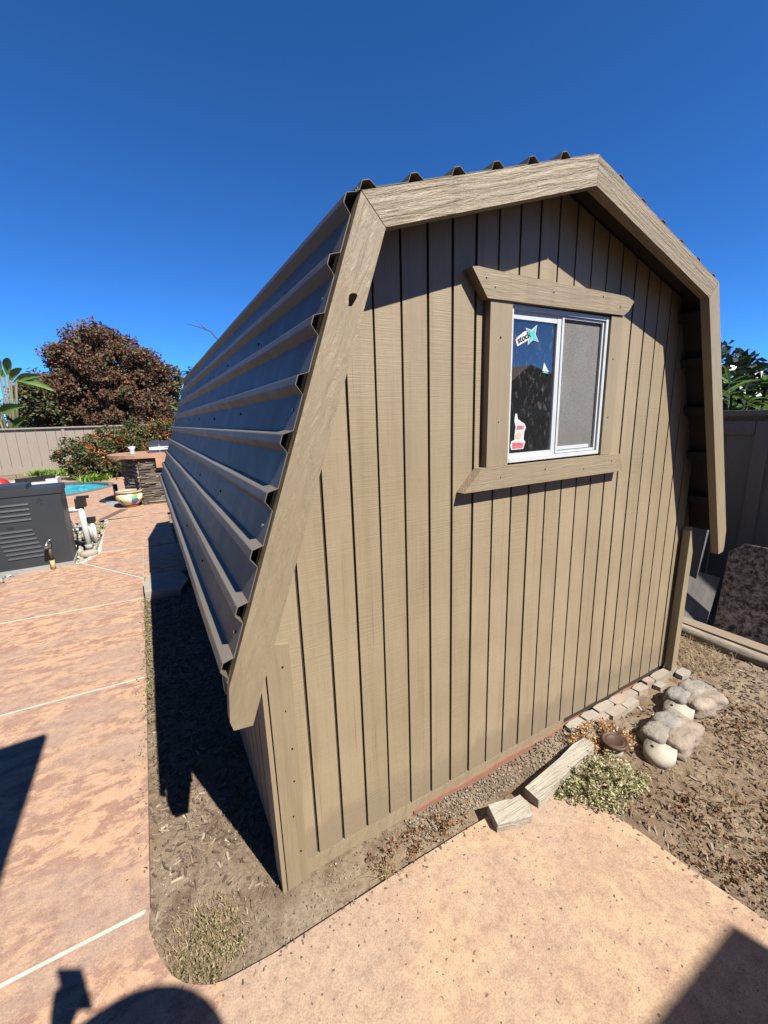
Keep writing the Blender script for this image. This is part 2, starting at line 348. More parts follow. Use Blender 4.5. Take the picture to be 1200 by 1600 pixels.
def chips(name, pts, L, w, t, mat_, parent=None, tilt=.35):
    """wood chips / pebbles: squashed irregular bars, one mesh"""
    n = len(pts); base = np.array([(-1, -1, -1), (1, -.7, -1), (.8, 1, -1), (-.9, .8, -1), (-.8, -.8, 1), (.9, -.9, 1), (1, .7, 1), (-1, 1, 1)], float)
    vs = np.empty((n, 8, 3)); a = rng.uniform(0, 6.283, n); b = rng.normal(0, tilt, n); c = rng.normal(0, tilt, n)
    sc = np.stack([L*rng.uniform(.3, 1.25, n)/2, w*rng.uniform(.5, 1.3, n)/2, t*rng.uniform(.5, 1.4, n)/2], 1)
    for i in range(n):
        m_ = np.array((Matrix.Rotation(a[i], 3, 'Z') @ Matrix.Rotation(b[i], 3, 'Y') @ Matrix.Rotation(c[i], 3, 'X')))
        vs[i] = (base*rng.uniform(.75, 1.2, (8, 3))*sc[i]) @ m_.T + pts[i]
    f0 = [(0, 3, 2, 1), (4, 5, 6, 7), (0, 1, 5, 4), (1, 2, 6, 5), (2, 3, 7, 6), (3, 0, 4, 7)]
    fs = (np.array(f0)[None]+np.arange(n)[:, None, None]*8).reshape(-1, 4)
    me = bpy.data.meshes.new(name); me.from_pydata(vs.reshape(-1, 3).tolist(), [], fs.tolist()); me.materials.append(mat_); me.update()
    return link(bpy.data.objects.new(name, me), parent)
def inside(p_, poly):
    x, y = p_[0], p_[1]; c = False; n = len(poly)
    for i in range(n):
        x0, y0 = poly[i][:2]; x1, y1 = poly[i-1][:2]
        if (y0 > y) != (y1 > y) and x < (x1-x0)*(y-y0)/(y1-y0)+x0: c = not c
    return c
def scatter(n, x0, x1, y0, y1, ok=None, z=0.):
    out = []
    k = 0
    while len(out) < n and k < n*12:
        k += 1; q = (random.uniform(x0, x1), random.uniform(y0, y1))
        if ok is None or ok(q): out.append((q[0], q[1], z(q) if callable(z) else z))
    return out

# ------------------------------------------------------------------ concrete outlines
EDGE = [(-.433, .157), (-.436, .094), (-.425, .04), (-.405, -.02), (-.375, -.084), (-.345, -.12), (-.309, -.147), (-.275, -.165), (-.235, -.176)]
PATIO = EDGE[-1:]+[(-.091, -.186), (.106, -.183), (.418, -.178), (.72, -.180), (.83, -.185), (.96, -.20), (1.06, -.225), (1.14, -.27), (1.20, -.35), (1.245, -.43), (1.267, -.539), (1.285, -.714), (1.318, -.92), (1.42, -1.5), (1.75, -4.2), (-1.75, -4.2)]
BEDL = [(-.436, 3.3), (-.436, .1)]+EDGE[2:]           # west and south outline of the planting bed
WALK0 = [(-3.2, .146)]+[(-.434, .149)]+EDGE[1:]+[(-1.75, -4.2), (-3.2, -4.2)]
def on_concrete(q):
    if inside(q, PATIO): return True
    if q[0] < -.43: return True
    return inside(q, WALK0)

# ------------------------------------------------------------------ ground
def gz(x, y):
    z = -.028
    # soil heaped a little against the shed front and in the yard
    if 0 < x < 1.5 and -.2 < y < .02: z += .012*max(0, 1-abs(y+.02)/.12)
    if x > 1.25: z += .014
    z += .008*math.sin(x*5.1+1.3*math.sin(y*4.3))*math.sin(y*6.7+x*1.7)+.004*math.sin(x*19+y*7)*math.sin(y*23-x*5)
    return z
bm = bmesh.new()
def grid(bm, x0, x1, y0, y1, nx, ny):
    V_ = [[bm.verts.new((x0+(x1-x0)*i/nx, y0+(y1-y0)*j/ny, gz(x0+(x1-x0)*i/nx, y0+(y1-y0)*j/ny))) for i in range(nx+1)] for j in range(ny+1)]
    for j in range(ny):
        for i in range(nx): bm.faces.new((V_[j][i], V_[j][i+1], V_[j+1][i+1], V_[j+1][i]))
    return V_
g = grid(bm, -.6, 3.8, -2.4, 3.8, 110, 155)
ring = [g[0][i] for i in range(111)]+[g[j][110] for j in range(1, 156)]+[g[155][i] for i in range(109, -1, -1)]+[g[j][0] for j in range(154, 0, -1)]
outer = [bm.verts.new((1.6+(v_.co.x-1.6)*400, .7+(v_.co.y-.7)*300, -.06)) for v_ in ring]
mid = [bm.verts.new((1.6+(v_.co.x-1.6)*3, .7+(v_.co.y-.7)*3, -.06)) for v_ in ring]
n = len(ring)
for i in range(n):
    bm.faces.new((ring[i], mid[i], mid[(i+1) % n], ring[(i+1) % n])); bm.faces.new((mid[i], outer[i], outer[(i+1) % n], mid[(i+1) % n]))
tag(bm_obj('ground', bm, MSOIL, smooth=True), 'bare brown soil of the yard', kind='structure')

# ------------------------------------------------------------------ walkway and patio slabs
walk = prism_xy('walkway', [(-3.2, -4.2), (1.74, -4.2), (1.40, -1.5), (1.30, -.92), (1.255, -.54), (1.19, -.36), (1.12, -.265), (.96, -.21), (.1, -.19), (-.235, -.186), (-.285, -.172), (-.318, -.156), (-.355, -.126), (-.386, -.088), (-.416, -.022), (-.436, .038), (-.446, .095), (-.446, .15), (-.446, 5.9), (-.05, 5.9), (-.05, 7.6), (-1.0, 7.5), (-.99, 5.3), (-1.15, 4.93), (-1.7, 4.84), (-1.95, 3.9), (-3.2, 3.5)], -.1, -.005, MMORTAR, bev=0)
tag(walk, 'coloured concrete walkway with pale mortar joints', kind='structure')
slabs = [
    (WALK0, MWALK[0]),
    ([(-3.2, .164), (-.433, .167), (-.434, 1.715), (-3.2, 1.80)], MWALK[0]),
    ([(-3.2, 1.824), (-.434, 1.739), (-.446, 3.21), (-3.2, 3.41)], MWALK[1]),
    ([(-2.6, 3.405), (-.448, 3.240), (-.45, 3.82), (-1.11, 4.86), (-1.7, 4.83), (-1.95, 3.9), (-2.4, 3.6)], MWALK[2]),
    ([(-.45, 3.87), (-.45, 5.19), (-.93, 5.252), (-1.06, 4.93), (-1.085, 4.87)], MWALK[1]),
    ([(-.94, 5.29), (-.05, 5.175), (-.05, 7.55), (-.98, 7.45), (-.985, 6.4)], MWALK[0]),
]
for poly, mt in slabs: prism_xy('concrete_slab', poly, -.09, 0, mt, walk, bev=.006, seg=2)
pat = prism_xy('concrete_slab', PATIO, -.09, .001, MPATIO, walk, bev=.007, seg=2)

# pool deck with a pool-shaped hole, coping, water
POOL = [(-8, 11.0), (-4.5, 11.0), (-3.0, 11.15), (-2.1, 11.55), (-1.55, 12.1), (-1.28, 12.7), (-1.35, 13.3), (-1.8, 13.9), (-2.6, 14.3), (-4, 14.6), (-8, 14.6)]
DECK = [(-9, 7.56), (-.05, 7.56), (3.5, 7.56), (3.5, 16.6), (-9, 16.6)]
loops = [[Vector((*q, 0)) for q in DECK], [Vector((*q, 0)) for q in POOL]]
tri = geometry.tessellate_polygon(loops); allv = [v_ for l in loops for v_ in l]
tag(mesh_obj('pool_deck', allv, tri, MWALK[2]), 'salmon concrete deck round the pool', kind='structure')
MCOPE = simple('pool_coping', (.26, .19, .15, 1), (.20, .15, .12, 1), 20, .7)
MTILE = simple('pool_wall', (.25, .55, .62, 1), (.2, .45, .55, 1), 12, .4)
bm = bmesh.new()
a = [bm.verts.new((*q, 0)) for q in POOL]; b = [bm.verts.new((*q, -1.3)) for q in POOL]
for i in range(len(POOL)): bm.faces.new((a[i], a[(i+1) % len(POOL)], b[(i+1) % len(POOL)], b[i]))
bm.faces.new(b[::-1])
pb = bm_obj('pool_basin', bm, MTILE); tag(pb, 'pale blue plaster of the swimming pool', kind='structure')
cx_, cy_ = -4.5, 12.8
bm = bmesh.new()
oc = [Vector((cx_+(x-cx_)*1.045, cy_+(y-cy_)*1.16)) for x, y in POOL]
a = [bm.verts.new((*q, .006)) for q in POOL]; b = [bm.verts.new((*q, .006)) for q in oc]; c_ = [bm.verts.new((*q, -.1)) for q in POOL]
for i in range(len(POOL)):
    j = (i+1) % len(POOL); bm.faces.new((a[i], b[i], b[j], a[j])); bm.faces.new((c_[i], a[i], a[j], c_[j]))
bm_obj('coping', bm, MCOPE, pb)
m, nt, p = newmat('pool_water'); p.inputs['Specular IOR Level'].default_value = .08; p.inputs['Roughness'].default_value = .25
wv = coords(nt, (1, 1, 1)); nt.links.new(ramp(nt, noise(nt, wv, 5, 4, .6, 1.0), [(.35, (.01, .16, .23)), (.6, (.035, .30, .37)), (.72, (.18, .48, .52))]), p.inputs['Base Color'])
bump(nt, p, noise(nt, wv, 4, 3), .25, .05)
tag(mesh_obj('pool_water', [(x, y, -.05) for x, y in POOL], [tuple(range(len(POOL)))], m), 'turquoise rippled water of the pool', kind='structure')

# ------------------------------------------------------------------ the shed
XC, SW, YB = 1.25, 2.49, 4.9            # ridge x, shed width, back of the roof
YF = -.155                             # front of the barge boards
RIDGE, KNEE, EAVE = (XC, 2.484), (.331, 2.192), (-.123, .935)
mir = lambda q: (2*XC-q[0], q[1])
shed = empty('garden_shed', (XC, 2.4, 0))
tag(shed, 'tan barn-style garden shed with ribbed metal gambrel roof and small sliding window', 'shed')
def roofz(x):
    """top of the wall under the roof at x"""
    if x > XC: x = 2*XC-x
    if x >= KNEE[0]: z = KNEE[1]+(x-KNEE[0])*(RIDGE[1]-KNEE[1])/(RIDGE[0]-KNEE[0])
    else: z = EAVE[1]+(x-EAVE[0])*(KNEE[1]-EAVE[1])/(KNEE[0]-EAVE[0])
    return z-.03
# window opening in the front wall
WX0, WX1, WZ0, WZ1 = .994, 1.580, 1.434, 2.027
fw = bmesh.new()
def wall_piece(x0, x1, zlo=None, zhi=None, y0=.009, y1=.03, bmx=None):
    xs = sorted({x0, x1, *[k for k in (KNEE[0], XC, 2*XC-KNEE[0]) if x0 < k < x1]})
    top = [(x, roofz(x) if zhi is None else zhi) for x in xs]
    pts = [(x0, zlo), (x1, zlo)]+top[::-1]
    bm_prism(bmx, pts, lambda q, k: (q[0], y1 if k else y0, q[1]))
for x0, x1, a, b in ((.01, WX0, -.02, None), (WX1, SW-.01, -.02, None), (WX0, WX1, -.02, WZ0), (WX0, WX1, WZ1, None)): wall_piece(x0, x1, a, b, bmx=fw)
front = bm_obj('front_wall', fw, MGROOVE, shed)
edges = [.006]+[.128+.103*k for k in range(23)]+[SW-.006]
edges = [e for e in edges if e <= SW-.006]
for i in range(len(edges)-1):
    gp = random.uniform(.0042, .0062); x0, x1 = edges[i]+(gp if i else 0), edges[i+1]-gp
    zb = .042+random.uniform(-.004, .006) if i else .0
    bmx = bmesh.new(); pr = random.uniform(-.0008, .0008)
    if x1 <= WX0 or x0 >= WX1: wall_piece(x0, x1, zb, None, pr, .0095, bmx)
    else:
        wall_piece(x0, x1, zb, WZ0, pr, .0095, bmx); wall_piece(x0, x1, WZ1, None, pr, .0095, bmx)
        if x0 < WX0-.01: wall_piece(x0, WX0, WZ0, WZ1, pr, .0095, bmx)
        if x1 > WX1+.01: wall_piece(WX1, x1, WZ0, WZ1, pr, .0095, bmx)
    bm_obj('siding_board', bmx, MSIDE, front, bev=.0016, seg=1)
# sill strip of the siding sheet that closes the grooves
bm = bmesh.new(); xs = np.linspace(.0, 1.50, 40)
pts = [(x, -.035-.012*random.random()) for x in xs]+[(x, .044-.0*x) for x in xs[::-1]]
bm_prism(bm, pts, lambda q, k: (q[0], .009 if k else -.0015, q[1])); bm_obj('bottom_board', bm, MTRIMS, front)
MREDB = simple('red_footing', (.33, .12, .075, 1), (.36, .19, .13, 1), 14, .85, .4, 80)
bm = bmesh.new(); xs = np.linspace(.55, 2.44, 60)
pts = [(x, -.06) for x in xs]+[(x, (.004+.004*math.sin(x*13)+.003*random.random())*min(1, max(.05, (x-.52)*6))) for x in xs[::-1]]
bm_prism(bm, pts, lambda q, k: (q[0], .009 if k else -.009, q[1])); bm_obj('footing', bm, MREDB, shed)
# side walls
def side_wall(xw, sgn, name):
    bm = bmesh.new(); zt = 1.235
    bm_box(bm, min(xw, xw+sgn*.02), max(xw, xw+sgn*.02), .03, YB-.15, -.03, zt); w = bm_obj(name, bm, MGROOVE, shed)
    for k in range(46):
        y0 = .004+k*.103
        box('siding_board', min(xw, xw-sgn*.009), max(xw, xw-sgn*.009), y0+.005, y0+.098, .02, zt-.01, MSIDE, w, .0015)
    return w
side_wall(.009, 1, 'side_wall'); side_wall(SW-.009, -1, 'side_wall')
bm = bmesh.new(); wall_piece(.01, SW-.01, -.02, None, YB-.16, YB-.13, bm); bm_obj('back_wall', bm, MSIDE, shed)
box('shed_floor', .03, SW-.03, .03, YB-.17, .03, .06, MDARKIN, shed, 0)
# corner boards
prism_xz('corner_board', [(.002, -.04), (.082, -.02), (.082, .935), (.037, .943), (.004, .935)], -.016, -.002, MTRIMV, shed, .002)
box('corner_board', -.016, -.001, -.014, .07, -.03, 1.0, MTRIMV, shed, .002)
prism_xz('corner_board', [(SW-.052, .035), (SW+.004, .035), (SW+.012, .80), (SW-.026, .955), (SW-.042, .93)], -.055, -.014, MTRIMV, shed, .003)
# barge boards (front) : outer outline, offset inwards by w
wB = .0895
KI = (KNEE[0]+.0692, KNEE[1]-.0719); RI = (XC, RIDGE[1]-wB/.953)
sl_ = (KI[0]-(-.073))/(KI[1]-.80)
low = [KNEE, EAVE, (-.131, .835), (-.124, .805), (-.073, .800), KI]
up = [KNEE, KI, RI, RIDGE]
def barge(pts, mt, y0=YF, y1=YF+.038):
    b_ = prism_xz('barge_board', pts, y0, y1, mt, shed, .004); return b_
e_ = .0012
shift = lambda pts, dx, dz: [(x+dx, z+dz) for x, z in pts]
bl = barge(shift(low, -e_, -e_), MTRIMS); barge(shift(up, 0, e_), MTRIMUL)
barge(shift([mir(q) for q in up], 2*e_, e_), MTRIMUR, YF+.001, YF+.039); barge(shift([mir(q) for q in low], 3*e_, -e_), MTRIMSR, YF+.001, YF+.039)
# knot hole in the left barge board
bm = bmesh.new(); hp = [(.291+.010*math.cos(t)*(1+.35*math.sin(3*t))+.009*math.sin(t), 1.934+.021*math.sin(t)*(1+.25*math.cos(2*t))) for t in np.linspace(0, 2*math.pi, 15)[:-1]]
bm_prism(bm, hp, lambda q, k: (q[0], YF+.003 if k else YF-.0008, q[1])); bm_obj('knot_hole', bm, MHOLE, shed)
# metal roof: each slope one ribbed sheet, ribs running front to back
def rib_profile(a, b, outn, first, step, over0=0., over1=0., hh=.025, wt=.012, wb=.030):
    """2-D polyline from a to b with trapezoid ribs raised along outn"""
    A, B = Vector(a), Vector(b); L = (B-A).length; d = (B-A)/L; nn = Vector(outn)
    pts = [A-d*over0]; s = first
    while s < L+over1-.03:
        for ds, h in ((-wb, 0), (-wt-.001, hh*.97), (-wt+.002, hh), (wt-.002, hh), (wt+.001, hh*.97), (wb, 0)): pts.append(A+d*(s+ds)+nn*h)
        s += step
    pts.append(B+d*over1); return pts
def sheet(pts, nn, y0, y1, th=.0022):
    ys = [y0]+[y0+(y1-y0)*k/10 for k in range(1, 10)]+[y1]
    bm = bmesh.new(); rows = []
    for off in (th, 0.):
        rows.append([[bm.verts.new((q.x+nn[0]*off+.0015*math.sin(7*y+3*q.y), y, q.y+nn[1]*off)) for q in pts] for y in ys])
    T, Bt = rows
    for j in range(len(ys)-1):
        for i in range(len(pts)-1):
            bm.faces.new((T[j][i], T[j][i+1], T[j+1][i+1], T[j+1][i])); bm.faces.new((Bt[j][i], Bt[j+1][i], Bt[j+1][i+1], Bt[j][i+1]))
    for i in range(len(pts)-1):
        bm.faces.new((T[0][i], Bt[0][i], Bt[0][i+1], T[0][i+1])); bm.faces.new((T[-1][i], T[-1][i+1], Bt[-1][i+1], Bt[-1][i]))
    for j in range(len(ys)-1):
        bm.faces.new((T[j][0], T[j+1][0], Bt[j+1][0], Bt[j][0])); bm.faces.new((T[j][-1], Bt[j][-1], Bt[j+1][-1], T[j+1][-1]))
    return bm
roof = empty('roof', (0, 0, 0)); roof.parent = shed
n_low = Vector((-.9416, .338)); n_up = Vector((-.303, .953))
off = .006
prof_low = rib_profile(Vector(EAVE)+n_low*off, Vector(KNEE)+n_low*off, n_low, .050, .1570, -.006, .012)
prof_up = rib_profile(Vector(KNEE)+n_up*off, Vector(RIDGE)+n_up*off, n_up, .03, .1555, .01, .004, .019, .010, .026)
YR = YF+.012
for prof, nn in ((prof_low, n_low), (prof_up, n_up)):
    bm_obj('roof_sheet', sheet(prof, nn, YR, YB), MROOF, roof)
    bm_obj('roof_sheet', sheet([Vector(mir(q)) for q in prof], Vector((-nn[0], nn[1])), YR+.002, YB), MROOF, roof)
# roof deck under the metal, rafters and their tails, screws
for a, b in ((EAVE, KNEE), (KNEE, RIDGE)):
    d = (Vector(b)-Vector(a)).normalized(); nn = Vector((d.y, -d.x))
    q0, q1 = Vector(a)+nn*.001, Vector(b)+nn*.001
    for f in (lambda q: (q.x, q.y), lambda q: mir((q.x, q.y))):
        prism_xz('roof_deck', [f(q0-d*.012), f(q1), f(q1+nn*.012), f(q0+nn*.012-d*.012)], YF+.0405, YB-.01, MDECK, roof, 0)
for k in range(9):
    y0 = .03+k*.585
    for f in (lambda q: q, mir):
        prism_xz('rafter_tail', [f(q) for q in ((-.098, .97), (-.118, .90), (-.118, .80), (-.09, .775), (-.05, .775), (.0, 1.2), (.05, 1.35))], y0, y0+.038, MTRIMS if k == 0 else MRAFT, roof, .004)
for f in (lambda q: q, mir):
    for k in range(12):
        zz = 1.03+.098*k; x = EAVE[0]+(zz-EAVE[1])*(KNEE[0]-EAVE[0])/(KNEE[1]-EAVE[1])
        q = f((x+n_low[0]*-.02+.02, zz))
# under-eave purlins visible on the right
for zz in (1.12, 1.38, 1.62, 1.86, 2.07):
    x = EAVE[0]+(zz-EAVE[1])*(KNEE[0]-EAVE[0])/(KNEE[1]-EAVE[1])+.018
    for f in (lambda q: q, mir):
        prism_xz('purlin', [f(q) for q in ((x, zz-.02), (x+.03, zz-.03), (x+.045, zz+.012), (x+.012, zz+.022))], YF+.042, YB-.05, MFELT, roof, 0)
n_scr = 0
for k, s in enumerate((.125, .44, .76, 1.07, 1.29)):
    A = Vector(EAVE); d = (Vector(KNEE)-A).normalized()
    for y in (-.10, .62, 1.35, 2.1, 2.9, 3.8):
        q = A+d*(s+random.uniform(-.01, .01))+n_low*(off+.002)
        bm = bmesh.new(); bm_tube(bm, [(q.x, y, q.y), (q.x+n_low[0]*.004, y, q.y+n_low[1]*.004)], .0055, 6)
        bm_obj('screw', bm, MSCREW if y < 0 else MHOLE, roof)

# window
win = empty('window', (1.31, .02, 1.42)); win.parent = shed; win.matrix_parent_inverse = Matrix.Translation(-Vector(shed.location))
def wpart(name, x0, x1, y0, y1, z0, z1, mt, bev=.002): 
    o = box(name, x0, x1, y0-.028, y1-.028, z0, z1, mt, win, bev); o.matrix_parent_inverse = Matrix.Translation(-Vector(win.location)); return o
wx0, wx1, wz0, wz1 = .998, 1.574, 1.440, 2.021
# vinyl frame with channel
wpart('window_frame', wx0, wx0+.013, .004, .06, wz0, wz1, MALU); wpart('window_frame', wx1-.016, wx1, .004, .06, wz0, wz1, MALU)
wpart('window_frame', wx0+.013, wx1-.016, .006, .06, wz1-.016, wz1, MALU); wpart('window_frame', wx0+.013, wx1-.016, .002, .06, wz0, wz0+.016, MALU)
xm = 1.279
for nm, x0, x1, y0, top in (('sliding_sash', wx0+.013, xm+.012, .016, .030), ('fixed_sash', xm-.004, wx1-.016, .034, .012)):
    wpart(nm, x0, x0+.012, y0, y0+.018, wz0+.016, wz1-.016, MALU); wpart(nm, x1-(.026 if nm[0] == 's' else .014), x1, y0, y0+.018, wz0+.016, wz1-.016, MALU)
    wpart(nm, x0+.012, x1-.02, y0+.001, y0+.017, wz1-.016-top, wz1-.016, MALU); wpart(nm, x0+.012, x1-.02, y0+.001, y0+.017, wz0+.016, wz0+.034, MALU)
wpart('glass_pane', wx0+.018, xm, .024, .028, wz0+.02, wz1-.03, MGLASS, 0)
wpart('glass_pane', xm, wx1-.02, .046, .050, wz0+.02, wz1-.02, MGLASS, 0)
wpart('insect_screen', xm+.024, wx1-.026, .0235, .0245, wz0+.03, wz1-.024, MSCREEN, 0)
wpart('screen_bar', xm+.024, wx1-.055, .018, .023, wz0+.031, wz0+.046, MALU)
# screen's thin frame
wpart('screen_frame', xm+.010, xm+.022, .012, .026, wz0+.018, wz1-.018, MALU); wpart('screen_frame', wx1-.028, wx1-.019, .012, .026, wz0+.018, wz1-.018, MALU)
wpart('screen_frame', xm+.022, wx1-.028, .013, .026, wz1-.026, wz1-.018, MALU); wpart('screen_frame', xm+.022, wx1-.028, .013, .026, wz0+.018, wz0+.028, MALU)
# casing
def casing(pts, y0, y1, mt):
    o = prism_xz('casing', pts, y0, y1, mt, win, .003); o.matrix_parent_inverse = Matrix.Translation(-Vector(win.location)); return o
casing([(.886, 1.4325), (.995, 1.4325), (.995, 2.0245), (.889, 2.022)], -.033, -.0015, MTRIMV)
casing([(1.579, 1.4325), (1.656, 1.4325), (1.660, 2.029), (1.579, 2.0255)], -.033, -.0015, MTRIMV)
casing([(.797, 2.113), (.868, 2.0225), (1.652, 2.031), (1.684, 2.050), (1.724, 2.100), (1.64, 2.108), (1.25, 2.111), (.95, 2.113), (.826, 2.117)], -.040, -.0018, MTRIMH)
casing([(.854, 1.4315), (1.708, 1.4305), (1.716, 1.41), (1.748, 1.3465), (.769, 1.3465)], -.044, -.0018, MTRIMH)
# stickers on the left pane
MWHITE = simple('sticker_white', (.78, .78, .78, 1), (.7, .7, .7, 1), 30, .4); MBLACK = simple('sticker_black', (.02, .02, .02, 1), (.03, .03, .03, 1), 30, .4)
MTEAL = simple('sticker_teal', (.10, .55, .52, 1), (.16, .62, .60, 1), 30, .4); MPINK = simple('sticker_red', (.62, .08, .10, 1), (.75, .30, .30, 1), 90, .4); MCREAM = simple('sticker_cream', (.75, .62, .42, 1), (.8, .5, .4, 1), 60, .4)
def flat(name, pts, y, mt, th=.0006):
    pts = [(.9755*a-.0057, .9755*b+.0399) for a, b in pts]; y -= .0285
    bm = bmesh.new(); bm_prism(bm, pts, lambda q, k: (q[0], y if k else y-th, q[1])); o = bm_obj(name, bm, mt, win); o.matrix_parent_inverse = Matrix.Translation(-Vector(win.location)); return o
sx, sz, ang = 1.090, 1.896, R_(24)
def rot(q, c, a): return (c[0]+q[0]*math.cos(a)-q[1]*math.sin(a), c[1]+q[0]*math.sin(a)+q[1]*math.cos(a))
flat('sticker', [rot(q, (sx, sz), ang) for q in ((-.008, -.008), (.064, -.008), (.068, .024), (.05, .03), (.012, .024), (-.008, .018))], .0235, MWHITE)
def star(cx, cz, r0, r1, a0, n=4, asp=1):
    return [rot((math.cos(math.pi*k/n)*(r0 if k % 2 == 0 else r1), math.sin(math.pi*k/n)*(r0 if k % 2 == 0 else r1)*asp), (cx, cz), a0) for k in range(2*n)]
flat('sticker', star(1.166, 1.932, .046, .019, R_(58)), .0232, MWHITE); flat('sticker', star(1.166, 1.932, .038, .014, R_(58)), .0224, MTEAL)
cu = bpy.data.curves.new('sticker_text', 'FONT'); cu.body = 'stock'; cu.size = .033; cu.extrude = .0002; cu.offset = .0006
to = bpy.data.objects.new('sticker_text', cu); COL.objects.link(to)
dg = bpy.context.evaluated_depsgraph_get(); me = bpy.data.meshes.new_from_object(to.evaluated_get(dg)); bpy.data.objects.remove(to)
me.materials.clear(); me.materials.append(MBLACK)
me.transform(Matrix.Translation((.9755*sx-.0057, -.0065, .9755*sz+.0399)) @ Matrix.Rotation(-ang, 4, 'Y') @ Matrix.Rotation(R_(90), 4, 'X'))
to = link(bpy.data.objects.new('sticker_text', me), win); to.matrix_parent_inverse = Matrix.Translation(-Vector(win.location))
# lower sticker: a plain cut-out shape, pink and white
base_ = [(0, 0), (.062, 0), (.072, .035), (.062, .048), (.064, .085), (.072, .105), (.064, .125), (.046, .135), (.028, .15), (.022, .175), (.014, .175), (.010, .14), (.018, .11), (.014, .075), (.014, .048), (-.002, .042), (-.006, .02)]
flat('sticker', [(1.074+q[0]*1.1, 1.484+q[1]*.83) for q in base_], .0235, MWHITE)
flat('sticker', [(1.074+q[0]*1.1, 1.484+q[1]*.83) for q in ((.004, .006), (.058, .006), (.064, .032), (.004, .036))], .0226, MPINK)
flat('sticker', [(1.112+.018*math.cos(t), 1.540+.013*math.sin(t)) for t in np.linspace(0, 6.283, 17)[:-1]], .0226, MCREAM)
flat('sticker', [(1.097, 1.566), (1.140, 1.566), (1.140, 1.580), (1.104, 1.582)], .0226, MPINK)
flat('sticker', [(1.235, 1.797), (1.274, 1.794), (1.242, 1.832)], .0235, MWHITE); flat('sticker', [(1.236, 1.790), (1.272, 1.788), (1.254, 1.799)], .0226, MTEAL)
adopt(shed)
# nail heads and chips in the face of the boards
for (x, z, y) in ((.055, .86, -.0165), (.052, .70, -.0165), (.062, .55, -.0165), (.058, .42, -.0165), (.045, .28, -.0165), (.06, .12, -.0165), (.86, 2.085, -.0405), (.90, 2.06, -.0405), (1.2, 2.075, -.0405), (1.5, 2.09, -.0405), (1.62, 2.06, -.0405), (.95, 1.39, -.0445), (1.2, 1.40, -.0445), (1.45, 1.38, -.0445), (1.65, 1.40, -.0445), (.94, 1.60, -.0335), (.94, 1.9, -.0335), (1.61, 1.85, -.0335), (1.61, 1.6, -.0335)):
    bm = bmesh.new(); r = random.uniform(.0025, .0042); bm_prism(bm, [(x+r*math.cos(t)*random.uniform(.7, 1.3), z+r*math.sin(t)*random.uniform(.7, 1.3)) for t in np.linspace(0, 6.2832, 8)[:-1]], lambda q, k: (q[0], y+.004 if k else y-.0004, q[1]))
    nl = bm_obj('nail', bm, MHOLE, shed); nl.matrix_parent_inverse = Matrix.Translation(-Vector(shed.location))
# blue plastic bag and box standing inside behind the window
MBAG = simple('blue_plastic', (.05, .18, .42, 1), (.12, .30, .55, 1), 14, .15, .8, 20, bdist=.03)
bm = bmesh.new(); bmesh.ops.create_icosphere(bm, subdivisions=4, radius=1)
for v_ in bm.verts:
    q = v_.co.copy(); k = 1+.16*math.sin(q.x*9+q.z*7)*math.sin(q.y*8+2)+.08*math.sin(q.z*21+q.x*13)
    v_.co = Vector((1.36, .27, 1.28))+Vector((q.x*.13, q.y*.13, q.z*.42))*k
tag(bm_obj('plastic_bag', bm, MBAG, smooth=True), 'blue plastic bag seen through the left window pane', 'bag')
MCARD = simple('cardboard', (.22, .14, .08, 1), (.18, .11, .065, 1), 8, .8)
cb = box('cardboard_box', 1.3, 1.75, .45, .85, .061, 1.42, MCARD, None, .004); tag(cb, 'tall cardboard box inside the shed below the window', 'box')

# ------------------------------------------------------------------ planting bed: chips, weeds, litter
bed_ok = lambda q: not on_concrete(q) and not (0 <= q[0] <= SW and q[1] > -.01)
gzp = lambda q: gz(q[0], q[1])+.004
def bedn(n, x0, x1, y0, y1, cond=None, dz=.004):
    return scatter(n, x0, x1, y0, y1, (lambda q: bed_ok(q) and (cond is None or cond(q))), lambda q: gz(q[0], q[1])+dz)
tag(chips('wood_chips', np.array(bedn(2600, -.43, .0, -.02, 3.2, lambda q: q[1] > .25 or random.random() < .35)), .034, .008, .004, MCHIP), 'brown wood chip mulch in the bed beside the shed', 'mulch', kind='stuff')
tag(chips('wood_chips', np.array(bedn(3000, 1.3, 3.05, -1.6, .25, lambda q: not (q[0] < 2.5 and q[1] > -.12))), .032, .007, .004, MCHIP), 'dark weathered wood chips over the right yard', 'mulch', kind='stuff')
tag(chips('pebbles', np.array(bedn(800, .5, 1.55, -.11, -.012)), .009, .007, .005, MGRAVS), 'fine grey gravel along the foot of the shed', 'gravel', kind='stuff')
tag(chips('pebbles', np.array(bedn(1400, -.43, 1.1, -.19, 1.2)), .006, .005, .003, MGRAVS), 'small crumbs of grey soil at the shed corner', 'gravel', kind='stuff')
def patch(cx, cy, rx, ry): return lambda q: ((q[0]-cx)/rx)**2+((q[1]-cy)/ry)**2 < random.uniform(.2, 1)
tag(blades('moss_weeds', bedn(900, -.44, -.05, -.18, .16, patch(-.28, -.02, .17, .16)), .022, .0018, MDRY), 'low dry weeds in the rounded corner of the bed', 'weeds', kind='stuff')
tag(leaf_cloud('weed_tuft', [((-.27, -.06, -.01), (.12, .10, .012))], 80, 14, .018, .005, MOLIVE, zmin=-.03), 'olive moss in the rounded corner of the bed', 'moss', kind='stuff')
tag(leaf_cloud('weed_tuft', [((-.425, 1.4+.35*k, -.005), (.03, .22, .015)) for k in range(6)], 120, 14, .022, .007, MOLIVE, zmin=-.03), 'thin line of dry weeds along the walkway edge', 'weeds', kind='stuff')
